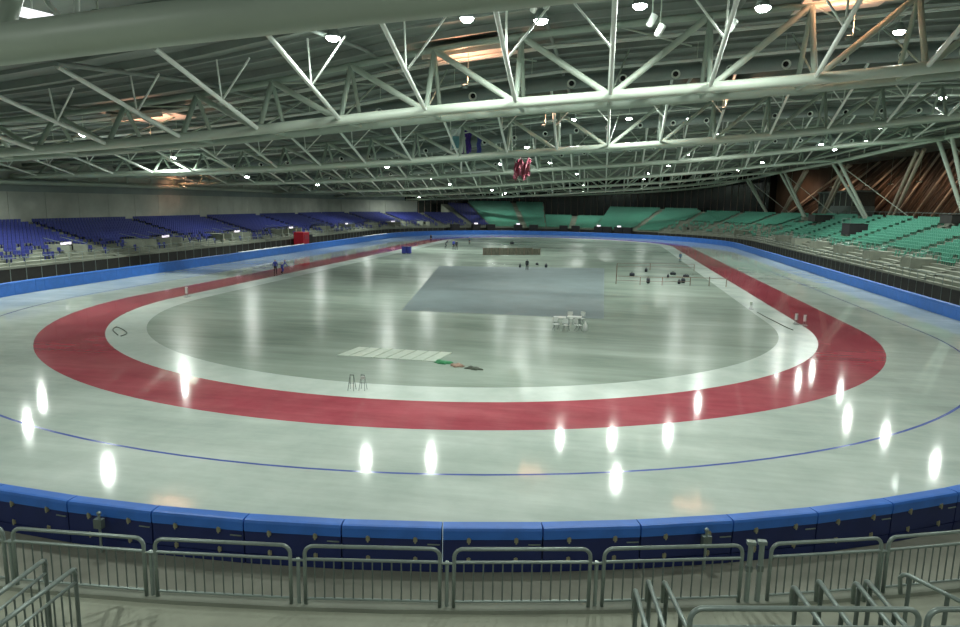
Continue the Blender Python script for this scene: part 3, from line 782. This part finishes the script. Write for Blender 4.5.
# warm uplights washing pale ceiling panels
def uplight(px0, py0, px1, py1, Y, label):
    a = hit(px0, py0, 'y', Y); b = hit(px1, py1, 'y', Y); c = (a + b) / 2
    zc = zd(c.x, Y) - 0.75
    w = abs(b.x - a.x) / 2
    t = empty('ceiling_panel', (c.x, Y, zc), 'salmon lit ceiling panel ' + label, 'ceiling panel', 'warm lit ceiling panels')
    q = MB(); sl = (zd(c.x + w, Y) - zd(c.x - w, Y)) / (2 * w)
    T = Matrix.Translation((c.x, Y, zc)) @ Matrix.Rotation(-math.atan(sl), 4, 'Y')
    q.box(-w, w, -2.2, 2.2, -0.06, 0.06, T); q.build('board', PANEL, t)
    q = MB(); q.box(-w, w, -2.25, -2.15, -0.5, -0.07, T); q.build('front_edge', PANEL, t)
    u = Vector((c.x, Y - 1.0, zc - 2.2))
    l = empty('uplight', u, 'small uplight below the salmon panel ' + label, 'lamp', 'warm uplights')
    m = MB(); m.lathe([(0.0, -0.2), (0.16, -0.18), (0.22, 0.0), (0.19, 0.0)], Matrix.Translation(u), 10); m.build('housing', DUCT, l)
    m = MB(); m.lathe([(0.19, 0.0), (0.12, 0.03), (0.0, 0.04)], Matrix.Translation(u), 10); m.build('lens', WARMLENS, l)
    rod('hanger', u + Vector((0.21, 0, -0.05)), (u.x + 0.21, u.y, zc), 0.03, STEEL, l, 6)
    d = bpy.data.lights.new('uplight_bulb', 'SPOT'); d.energy = 900; d.color = (1.0, 0.45, 0.28); d.spot_size = 2.4; d.spot_blend = 0.6; d.shadow_soft_size = 0.18
    lo = bpy.data.objects.new('bulb', d); link(lo, l, Matrix.Translation(u + Vector((0, 0, 0.1))) @ Matrix.Rotation(PI, 4, 'X'))
uplight(430, 35, 508, 35, -13.5, 'above the near curve truss, midway along')
uplight(128, 72, 178, 72, -10.5, 'at the low left end of the near truss')
uplight(800, 10, 892, 10, -16.5, 'at the high right end of the near truss')
uplight(170, 158, 202, 158, 50.0, 'above the concrete wall over the blue seats')
uplight(530, 105, 560, 105, 12.0, 'just before the flag truss')
uplight(700, 97, 745, 97, 10.0, 'near the right middle of the flag truss')

# ------------------------------------------------------------------ flags and things hung from the roof
def flag(px0, py0, px1, py1, Y, m, name, label, crumple=0.12, pole=True):
    a = hit(px0, py0, 'y', Y); b = hit(px1, py1, 'y', Y); w = b.x - a.x; h = a.z - b.z
    t = empty(name, (a.x, Y, a.z), label, 'flag'); q = MB(); nx, nz = 8, 10
    P = [[Vector((a.x + w * i / nx + 0.06 * math.sin(j), Y + crumple * math.sin(2.6 * i + 0.5 * j), a.z - h * j / nz - 0.1 * h * math.sin(1.5 * i) * crumple * 4)) for i in range(nx + 1)] for j in range(nz + 1)]
    th = Vector((0, 0.03, 0))
    for j in range(nz):
        for i in range(nx):
            q.quad(P[j][i], P[j + 1][i], P[j + 1][i + 1], P[j][i + 1])
            q.quad(P[j][i] + th, P[j][i + 1] + th, P[j + 1][i + 1] + th, P[j + 1][i] + th)
    q.build('cloth', m, t)
    if pole: rod('pole', (a.x - 0.05, Y, a.z + 0.15), (b.x + 0.05, Y, a.z + 0.15), 0.05, STEEL_W, t, 6)
    for x in (a.x + 0.1, b.x - 0.1): rod('line', (x, Y, a.z + 0.1), (x, Y, zd(x, Y)), 0.025, STEEL, t, 5)
    return t, a, b
t, a, b = flag(450.5, 128, 460.5, 150, 22.6, mat('banner_white', (0.9, 0.93, 0.92), 0.8, var=0.03), 'hanging_banner', 'pale teal and white banner hanging from the roof beside the purple one', 0.06)
q = MB(); q.box(a.x + 0.3, b.x - 0.15, 22.4, 22.44, b.z + 0.2, b.z + 1.6); q.build('teal_field', TEAL, t)
t, a, b = flag(462, 131, 471, 153, 24, PURPLE, 'hanging_flag', 'purple flag with a pale hoist hanging between the white and blue banners')
q = MB(); q.box(a.x - 0.12, a.x + 0.2, 23.82, 23.9, b.z, a.z); q.build('pale_hoist', WHITE, t)
flag(477, 137, 481, 153, 24, BLUEC, 'hanging_flag', 'narrow blue flag hanging beside the purple flag', 0.06)
flag(514, 160, 530, 178, 24, REDC, 'hanging_flag', 'crumpled red and pale flag hanging below the truss chord', 0.45)
t = empty('banner_hoist', hit(461, 161, 'y', 30), 'thin white L shaped frame hanging below the flags', 'hoist')
a, b, c = hit(461, 161, 'y', 30), hit(461, 173, 'y', 30), hit(490, 171, 'y', 30)
rod('upright', a, b, 0.14, STEEL_W, t); rod('arm', b, c, 0.10, STEEL_W, t); rod('line', a, (a.x, 30, zd(a.x, 30) - 0.25), 0.03, STEEL, t, 5)

# ------------------------------------------------------------------ things in the stands
def boxthing(name, label, cat, x0, x1, y0, y1, z0, z1, m, legs=0.0, m2=None):
    t = empty(name, ((x0 + x1) / 2, (y0 + y1) / 2, z0), label, cat)
    q = MB(); q.box(x0, x1, y0, y1, z0 + legs, z1); q.build('body', m, t)
    q = MB(); q.box(x0 - 0.06, x1 + 0.06, y0 - 0.06, y1 + 0.06, z1, z1 + 0.08); q.build('top_edge', m2 or m, t)
    if legs:
        for x in (x0 + 0.1, x1 - 0.1):
            for y in (y0 + 0.1, y1 - 0.1): rod('leg', (x, y, z0), (x, y, z0 + legs), 0.05, GALVD, t, 6)
    return t
t = boxthing('announcer_kiosk', 'bright red kiosk box behind the crash pads before the blue seats', 'kiosk', -47.6, -45.6, 65.0, 67.6, 0.0, 3.2, RED)
q = MB(); q.box(-45.6, -45.55, 65.5, 67.1, 1.9, 2.8); q.build('window', mat('kiosk_window', (0.35, 0.02, 0.04), 0.3, var=0.1), t)
boxthing('equipment_case', 'black equipment case standing beside the red kiosk', 'case', -47.4, -46.0, 68.2, 70.2, 0.0, 2.6, BLACK)
t = boxthing('camera_platform', 'black box platform standing in the middle of the green seats', 'platform', 54.5, 57.5, 70.5, 74.5, 5.3, 7.2, BLACK)
rod('rail', (54.5, 70.5, 8.1), (54.5, 74.5, 8.1), 0.04, GALV, t); rod('rail_post', (54.5, 70.5, 7.2), (54.5, 70.5, 8.1), 0.04, GALV, t); rod('rail_post', (54.5, 74.5, 7.2), (54.5, 74.5, 8.1), 0.04, GALV, t)
boxthing('camera_platform', 'dark box platform high in the green seats near the facade', 'platform', 60.2, 62.4, 47.5, 51.0, 8.0, 9.2, DARK)
boxthing('camera_platform', 'dark low platform in the far corner of the green stand', 'platform', 57.0, 60.5, 100, 105, 7.0, 8.4, DARK)
# glazed booth on the concourse
t = empty('glazed_booth', (70, 124, 8.2), 'grey glazed control booth standing behind the green stand', 'booth')
q = MB(); q.box(68, 73, 112, 137, 8.4, 10.6); q.build('base_wall', DUCT, t)
q = MB(); q.box(68.1, 72.9, 112.1, 136.9, 10.6, 13.8); q.build('glazing', mat('booth_glass', (0.12, 0.13, 0.12), 0.15, var=0.2), t)
q = MB(); q.box(67.6, 73.2, 111.6, 137.4, 13.8, 14.2); q.build('roof', DUCT, t)
for y in np.arange(112, 138, 4.2): rod('mullion', (68.05, y, 10.6), (68.05, y, 13.8), 0.09, STEEL, t, 6)
t = empty('concourse_rail', (64.5, 60, 8.4), 'dark green rail along the top of the green stand', 'rail')
rod('handrail', (63.6, 20, 9.4), (63.6, 112, 9.4), 0.06, GALVD, t)
for y in range(20, 113, 3): rod('rail_post', (63.6, y, 8.4), (63.6, y, 9.4), 0.04, GALVD, t, 6)
# warm wall lamps behind the right stand
for u in (262, 274, 286, 298, 312, 328, 346):
    p = Vector((*bp(u, 73.5), 15.5)); dd = bdir(u); fr = math.atan2(-dd[1], -dd[0])
    t = empty('wall_lamp', p, 'warm wall lamp lighting the brown slatted facade', 'lamp', 'warm facade lamps')
    q = MB(); q.box(-0.5, 0.5, -0.15, 0.15, -0.1, 0.1, Matrix.Translation(p)); q.build('housing', DUCT, t)
    rod('hanger', p + Vector((0, 0, 0.1)), (p.x, p.y, zd(p.x, p.y)), 0.03, STEEL, t, 5)
    d = bpy.data.lights.new('facade_bulb', 'SPOT'); d.energy = 650; d.color = (1.0, 0.66, 0.45); d.shadow_soft_size = 0.3; d.spot_size = 2.6; d.spot_blend = 0.8
    lo = bpy.data.objects.new('bulb', d); link(lo, t, Matrix.Translation(p + Vector((0, 0, -0.3))) @ Matrix.Rotation(fr, 4, 'Z') @ Matrix.Rotation(math.radians(-70), 4, 'Y'))
# dark scaffold boxes with bright lamps at the far pads
for px, w in ((463, 'a'), (483, 1), (496, 0), (520, 1), (534, 0), (564, 0), (578, 0), (610, 1), (625, 0), (648, 1), (669, 0)):
    g = hit(px, 231, 'z', 1.2); a_ = math.atan2(g.y - L, g.x); x, y = 46.0 * math.cos(a_), L + 46.0 * math.sin(a_)
    t = empty('equipment_cart', (x, y, 0), 'dark equipment cart behind the far crash pads' + (' with a white lamp on top' if w == 1 else ''), 'cart', 'equipment carts at the far pads', a_); W = WM[t.name]
    q = MB(); q.box(-0.7, 0.7, -1.3, 1.3, 0.5, 3.0, W); q.build('cabinet', BLACK, t)
    q = MB(); q.box(-0.75, 0.75, -1.35, 1.35, 3.0, 3.1, W); q.build('lid', DARK, t)
    for sx in (-0.5, 0.5):
        for s2 in (-1, 1): rod('wheel_leg', W @ Vector((sx, s2, 0)), W @ Vector((sx, s2, 0.5)), 0.08, GALVD, t, 6)
    if w == 1:
        q = MB(); q.box(-0.3, 0.3, -0.5, 0.5, 3.1, 3.5, W); q.build('lamp_box', SIGNLIT, t)

# ------------------------------------------------------------------ things on the infield
def gp(px, py, z=0.0): return hit(px, py, 'z', z)
p0, p1 = gp(483, 255.5), gp(540, 255.2); rz = math.atan2(p1.y - p0.y, p1.x - p0.x); w = (p1 - p0).length
t = empty('net_screen', p0, 'long low screen of dark brown netting standing on the far infield', 'screen', None, rz); W = WM[t.name]
for i in range(7):
    x0, x1 = w * i / 7, w * (i + 1) / 7
    q = MB(); q.box(x0 + 0.05, x1 - 0.05, -0.03, 0.03, 0.08, 1.42 if i < 6 else 1.25, W); q.build('panel', DARKMAT, t)
for i in range(8): rod('post', W @ Vector((w * i / 7, 0, 0)), W @ Vector((w * i / 7, 0, 1.5)), 0.05, MULL, t, 6)
for i in range(8):                                # row of pale boards
    x = -3.55 + i * 0.80
    q = MB(); T = T3(x, -18.9, 0, 0); q.v = []; q.box(-0.36, 0.36, -1.35, 1.35, 0.0, 0.035)
    q.v = [(vx + 0.28 * vy * 0.6, vy, vz) for vx, vy, vz in q.v]
    o = q.build('floor_board', PALEBOARD, None, T); tag(o, 'pale slanted board lying in a row before the green tarp', 'board', 'pale boards on the infield')
def heap(px, py, w, d, h, m, name, label, seed):
    rnd = random.Random(seed); c = gp(px, py); bm = bmesh.new(); bmesh.ops.create_icosphere(bm, subdivisions=3, radius=1)
    for v in bm.verts:
        k = 1 + 0.35 * math.sin(5 * v.co.x + seed) * math.cos(4 * v.co.y + 2 * seed) + rnd.uniform(-0.06, 0.06)
        v.co = Vector((v.co.x * w * k, v.co.y * d * k, max(0, v.co.z) * h * k))
    me = bpy.data.meshes.new(name); bm.to_mesh(me); bm.free(); me.materials.append(m)
    for p_ in me.polygons: p_.use_smooth = True
    o = inst(name, me, None, T3(c.x, c.y, 0, -0.25)); tag(o, label, 'tarp')
heap(443, 363, 0.55, 0.35, 0.16, GREENC, 'crumpled_tarp', 'crumpled green tarp lying at the end of the pale boards', 1)
heap(458, 366, 0.42, 0.33, 0.14, BROWNC, 'crumpled_tarp', 'crumpled brown tarp lying between the green and dark ones', 2)
heap(473, 369, 0.5, 0.22, 0.14, OLIVE, 'crumpled_tarp', 'crumpled dark olive tarp lying beside the brown one', 3)
# two folding trestles by the apron
for px, w in ((352, 'thin dark folding trestle standing on the pale apron edge'), (363, 'thin folding trestle with a white cap beside the dark one')):
    c = gp(px, 390); t = empty('folding_trestle', c, w, 'trestle')
    for s in (-1, 1):
        for k_ in (-1, 1): rod('leg', c + Vector((s * 0.16, k_ * 0.18, 0)), c + Vector((s * 0.09, 0, 0.8)), 0.013, GALVD, t, 6)
    rod('crossbar', c + Vector((-0.11, 0, 0.8)), c + Vector((0.11, 0, 0.8)), 0.025, GALVD, t, 6)
    rod('stretcher', c + Vector((-0.14, -0.1, 0.4)), c + Vector((0.14, -0.1, 0.4)), 0.015, GALVD, t, 6)
    if px > 355:
        q = MB(); q.box(-0.1, 0.1, -0.06, 0.06, 0.58, 0.72, T3(*c)); q.build('white_cap', WHITE, t)
# tables and chairs on the grey covering
def table(px, py, w, label, rz=0.0):
    c = gp(px, py); t = empty('folding_table', c, label, 'table', None, rz); W = WM[t.name]
    q = MB(); q.box(-w / 2, w / 2, -0.38, 0.38, 0.76, 0.81, W); q.build('table_top', WHITE, t)
    for sx in (-1, 1):
        for s2 in (-1, 1): rod('leg', W @ Vector((sx * (w / 2 - 0.08), s2 * 0.3, 0)), W @ Vector((sx * (w / 2 - 0.08), s2 * 0.3, 0.76)), 0.025, GALVD, t, 6)
    return c
table(559.5, 327, 0.95, 'white folding table on the left of the infield group', 0.1)
table(574, 326.5, 1.1, 'white folding table beside the folding chairs on the infield', -0.1)
def chair(px, py, rz, label, m=WHITE):
    c = gp(px, py); t = empty('folding_chair', c, label, 'chair', 'folding chairs on the infield', rz); W = WM[t.name]
    q = MB(); q.box(-0.22, 0.22, -0.22, 0.22, 0.44, 0.48, W); q.build('seat', m, t)
    q = MB(); q.box(-0.22, 0.22, 0.2, 0.24, 0.62, 1.0, W); q.build('backrest', m, t)
    for sx in (-0.2, 0.2):
        rod('leg', W @ Vector((sx, -0.25, 0)), W @ Vector((sx, 0.2, 0.62)), 0.018, GALVD, t, 6)
        rod('leg', W @ Vector((sx, 0.25, 0)), W @ Vector((sx, -0.2, 0.45)), 0.018, GALVD, t, 6)
        rod('back_post', W @ Vector((sx, 0.2, 0.6)), W @ Vector((sx, 0.23, 1.0)), 0.018, GALVD, t, 6)
for px, py, rz in ((556, 330, 0.4), (566, 331, 2.9), (570, 324, 0.1), (578, 331, 2.2), (581, 324, -0.6)):
    chair(px, py, rz, 'white folding chair around the two infield tables')
c = gp(585, 331); t = empty('water_can', c, 'small white canister standing right of the infield tables', 'canister')
q = MB(); q.lathe([(0.12, 0), (0.16, 0.03), (0.16, 0.5), (0.07, 0.6), (0.07, 0.68), (0, 0.69)], T3(*c), 12); q.build('body', WHITE, t)
q = MB(); q.lathe([(0.05, 0.69), (0.05, 0.75), (0, 0.76)], T3(*c), 8); q.build('cap', WHITE, t)
# small white markers beside the red lane
def marker(px, py, label, m=WHITE, h=0.8):
    c = gp(px, py); t = empty('lane_marker', c, label, 'marker'); 
    q = MB(); q.box(-0.2, 0.2, -0.25, 0.25, 0, 0.05, T3(*c)); q.build('base', GALVD, t)
    q = MB(); q.box(-0.14, 0.10, -0.03, 0.03, 0.35, h, T3(*c, 0.3)); q.build('board', m, t)
    for s in (-0.10, 0.07): rod('leg', c + Vector((s, 0, 0)), c + Vector((s, 0, h - 0.1)), 0.025, GALVD, t, 6)
marker(187, 297, 'pinkish white board on legs beside the left red lane', WHITE, 1.0)
marker(796, 324, 'white marker board at the right red lane edge', WHITE, 0.9); marker(804.5, 325.5, 'white marker board closest to the right end of the red curve', WHITE, 0.9)
marker(751, 309, 'pale marker on the apron inside the right red lane', PALEBOARD, 0.7)
# loose hoses on the apron
for px, label, pts in ((112, 'dark hose curled on the apron at the left red curve', [(118, 335), (113, 330), (116, 327), (122, 329), (127, 333), (121, 336)]),
                       (770, 'long dark hose lying along the apron inside the right red lane', [(757, 312), (766, 317), (776, 322), (786, 327), (793, 330)])):
    q = MB(); q.tube(smooth_path([gp(*p, 0.03) for p in pts], 4), 0.035, 6); o = q.build('rubber_hose', OLIVE); tag(o, label, 'hose')
# blue crates at the left straight
for px, w in ((404.2, 'blue storage crate on the apron edge, touching its twin'), (409.0, 'blue storage crate standing beside its twin at the far left lane')):
    c = gp(px, 253.5); t = empty('storage_crate', c, w, 'crate', None)
    q = MB(); q.box(-0.36, 0.36, -0.4, 0.4, 0.08, 1.25, T3(*c)); q.build('body', CLOTHB, t)
    q = MB(); q.box(-0.39, 0.39, -0.43, 0.43, 1.25, 1.33, T3(*c)); q.build('lid', PADN, t)
    q = MB(); q.box(-0.32, 0.32, -0.36, 0.36, 0, 0.08, T3(*c)); q.build('skid', BLACK, t)
# net fence of the practice area
t = empty('net_fence', gp(616, 284), 'thin brown net fence with posts around the practice corner', 'fence')
fp = [gp(616, 284), gp(640, 285), gp(662, 285.5), gp(690, 285.5)]
fb = [gp(617, 270), gp(650, 270), gp(694, 271)]
for P_, h in ((fp, 1.0), (fb, 1.0)):
    for i, p in enumerate(P_): rod('post', p, p + Vector((0, 0, h + (1.3 if (i == 0 and P_ is fp) else 0))), 0.05, MULL, t, 6)
    for z in (h, h * 0.5):
        for p, p2 in zip(P_[:-1], P_[1:]): rod('rope', p + Vector((0, 0, z)), p2 + Vector((0, 0, z)), 0.03, MULL, t, 5)
t = empty('low_hurdle', gp(709, 286), 'thin low rail hurdle at the end of the net fence by the red lane', 'hurdle')
p, p2 = gp(709, 286), gp(726, 287)
for s in (p, p2): rod('post', s, s + Vector((0, 0, 1.15)), 0.05, MULL, t, 6)
rod('bar', p + Vector((-4, 0, 1.0)), p2 + Vector((0, 0, 1.0)), 0.035, MULL, t, 6)
# training gear: dark bags and boxes seen through the net
def bag(px, py, w, h, label, seed=0):
    c = gp(px, py); t = empty('sports_bag', c, label, 'bag', 'dark bags in the practice corner')
    q = MB(); q.tube([c + Vector((-w / 2, 0, h * 0.5)), c + Vector((-w * 0.42, 0, h * 0.5)), c + Vector((0, 0, h * 0.52)), c + Vector((w * 0.42, 0, h * 0.5)), c + Vector((w / 2, 0, h * 0.5))],
                     [h * 0.3, h * 0.48, h * 0.5, h * 0.48, h * 0.3], 10); q.build('body', CLOTHD, t)
    q = MB(); q.tube([c + Vector((-w * 0.2, 0, h * 0.95)), c + Vector((-w * 0.12, 0, h * 1.25)), c + Vector((w * 0.12, 0, h * 1.25)), c + Vector((w * 0.2, 0, h * 0.95))], 0.03, 6); q.build('handle', BLACK, t)
for px, py, w, h in ((632, 276, 0.7, 0.45), (646, 272, 0.4, 0.5), (648, 283.5, 0.42, 0.7), (673, 275, 0.8, 0.4), (668, 278, 0.3, 0.45), (686, 277.5, 0.8, 0.4), (683, 283, 0.5, 0.6), (679, 284, 0.35, 0.5),
                     (520, 267.5, 0.3, 0.5), (537, 265, 0.45, 0.3), (546, 267.5, 0.4, 0.5), (496, 254, 0.5, 0.6), (512, 244, 0.9, 0.5)):
    bag(px, py, w, h, 'dark sports bag on the practice side of the infield' if px > 600 else 'dark sports bag lying on the far infield floor')

# ------------------------------------------------------------------ people
def person(loc, rz, pose, top, leg, label, h=1.78, pack=None, hair=None):
    """one continuous skinned body; clothing colours by body region"""
    s = h / 1.78
    if pose == 'skate':
        J = {'pel': (0, 0, .86), 'sp': (.14, 0, 1.06), 'ch': (.32, 0, 1.26), 'nk': (.43, 0, 1.40), 'hd': (.50, 0, 1.52), 'tp': (.53, 0, 1.64),
             'hl': (0, .11, .82), 'kl': (.22, .14, .50), 'al': (.02, .15, .14), 'tl': (.20, .16, .05), 'hr': (0, -.11, .82), 'kr': (.10, -.15, .46), 'ar': (-.22, -.22, .16), 'tr': (-.06, -.25, .07),
             'sl': (.33, .19, 1.30), 'el': (.16, .30, 1.10), 'wl': (-.06, .20, 1.02), 'xl': (-.13, .14, 1.0), 'sr': (.33, -.19, 1.30), 'er': (.42, -.34, 1.08), 'wr': (.52, -.40, .86), 'xr': (.55, -.41, .77)}
    elif pose == 'bend':
        J = {'pel': (0, 0, .90), 'sp': (.12, 0, 1.08), 'ch': (.26, 0, 1.24), 'nk': (.36, 0, 1.36), 'hd': (.45, 0, 1.44), 'tp': (.52, 0, 1.53),
             'hl': (0, .10, .86), 'kl': (.06, .12, .47), 'al': (0, .13, .09), 'tl': (.17, .15, .04), 'hr': (0, -.10, .86), 'kr': (.04, -.13, .47), 'ar': (-.06, -.14, .09), 'tr': (.11, -.16, .04),
             'sl': (.28, .18, 1.28), 'el': (.36, .24, 1.02), 'wl': (.48, .20, .82), 'xl': (.52, .18, .74), 'sr': (.28, -.18, 1.28), 'er': (.36, -.24, 1.02), 'wr': (.48, -.2, .82), 'xr': (.52, -.18, .74)}
    else:
        J = {'pel': (0, 0, .94), 'sp': (0, 0, 1.14), 'ch': (.01, 0, 1.34), 'nk': (.01, 0, 1.50), 'hd': (.03, 0, 1.60), 'tp': (.03, 0, 1.74),
             'hl': (0, .10, .90), 'kl': (.04, .12, .50), 'al': (-.02, .13, .09), 'tl': (.15, .15, .04), 'hr': (0, -.10, .90), 'kr': (.02, -.12, .50), 'ar': (-.05, -.14, .09), 'tr': (.11, -.17, .04),
             'sl': (0, .19, 1.42), 'el': (-.03, .25, 1.15), 'wl': (.05, .26, .91), 'xl': (.07, .25, .82), 'sr': (0, -.19, 1.42), 'er': (-.02, -.26, 1.15), 'wr': (.10, -.22, .93), 'xr': (.13, -.21, .84)}
    Rr = dict(pel=.15, sp=.135, ch=.155, nk=.06, hd=.10, tp=.085, hl=.10, kl=.068, al=.048, tl=.04, hr=.10, kr=.068, ar=.048, tr=.04,
              sl=.075, el=.05, wl=.035, xl=.035, sr=.075, er=.05, wr=.035, xr=.035)
    E_ = [('pel', 'sp'), ('sp', 'ch'), ('ch', 'nk'), ('nk', 'hd'), ('hd', 'tp')] + [e for k in 'lr' for e in (('pel', 'h' + k), ('h' + k, 'k' + k), ('k' + k, 'a' + k), ('a' + k, 't' + k), ('ch', 's' + k), ('s' + k, 'e' + k), ('e' + k, 'w' + k), ('w' + k, 'x' + k))]
    names = list(J); me = bpy.data.meshes.new('skeleton'); me.from_pydata([tuple(c * s for c in J[n]) for n in names], [(names.index(a), names.index(b)) for a, b in E_], [])
    o = bpy.data.objects.new('skeleton', me); COL.objects.link(o)
    md = o.modifiers.new('skin', 'SKIN'); sv = me.skin_vertices[0].data
    for i, n in enumerate(names): sv[i].radius = (Rr[n] * s, Rr[n] * s); sv[i].use_root = (n == 'pel')
    sb = o.modifiers.new('sub', 'SUBSURF'); sb.levels = 1; sb.render_levels = 1
    dg = bpy.context.evaluated_depsgraph_get(); bm_ = bpy.data.meshes.new_from_object(o.evaluated_get(dg)); bm_.name = 'body'
    bpy.data.objects.remove(o)
    bm_.materials.clear()
    for m in (top, leg, SKIN, BLACK, hair or CLOTHD): bm_.materials.append(m)
    P = {n: Vector(J[n]) * s for n in names}
    grp = dict(pel=1, hl=1, hr=1, kl=1, kr=1, al=3, ar=3, tl=3, tr=3, hd=2, tp=4, wl=0, wr=0, xl=2, xr=2)
    for f in bm_.polygons:
        c = f.center; n = min(P, key=lambda k: (P[k] - c).length); f.material_index = grp.get(n, 0); f.use_smooth = True
    t = empty('person', loc, label, 'person', None, rz); W = WM[t.name]
    inst('body', bm_, t, W)
    if pose == 'skate':
        for k in ('l', 'r'):
            b = P['t' + k]; q = MB(); q.box(b.x - .28, b.x + .12, b.y - .012, b.y + .012, 0.0, b.z, W); q.build('skate_blade', GALV, t)
    if pack:
        q = MB(); c = P['ch']; q.box(c.x - .30, c.x - .10, -.15, .15, c.z - .25, c.z + .14, W); q.build('backpack', pack, t)
    return t
person(gp(275.5, 274.5), 1.9, 'stand', CLOTHB, CLOTHD, 'person in dark blue track suit standing on the left red lane', 1.95)
person(gp(282, 274), 1.2, 'skate', CLOTHB, CLOTHB, 'crouching skater in blue with white pack beside the standing person', 2.0, WHITE)
person(gp(680, 262.5), -1.2, 'stand', CLOTHG, CLOTHG, 'person in grey blue clothes standing inside the right red lane', 1.8)
person(gp(445.5, 248), 0.3, 'skate', CLOTHD, CLOTHD, 'crouching skater in dark suit next to the far left group', 1.95)
person(gp(453.5, 249.5), 2.4, 'stand', CLOTHB, CLOTHD, 'person in blue top standing with the far left group', 1.97)
person(gp(456.5, 250), 2.0, 'stand', CLOTHD, CLOTHD, 'person in black standing with the far left group', 1.97)
person(gp(469.5, 244.5), -2.0, 'stand', CLOTHG, CLOTHD, 'person in grey blue top standing apart from the far left group', 1.8)
person(gp(431, 241.5), -2.0, 'stand', CLOTHD, CLOTHD, 'person in dark clothes at the far end of the red lane', 1.75)
person(gp(527, 270), -1.5, 'bend', CLOTHD, CLOTHD, 'person in black bending over among bags on the far infield', 1.8)
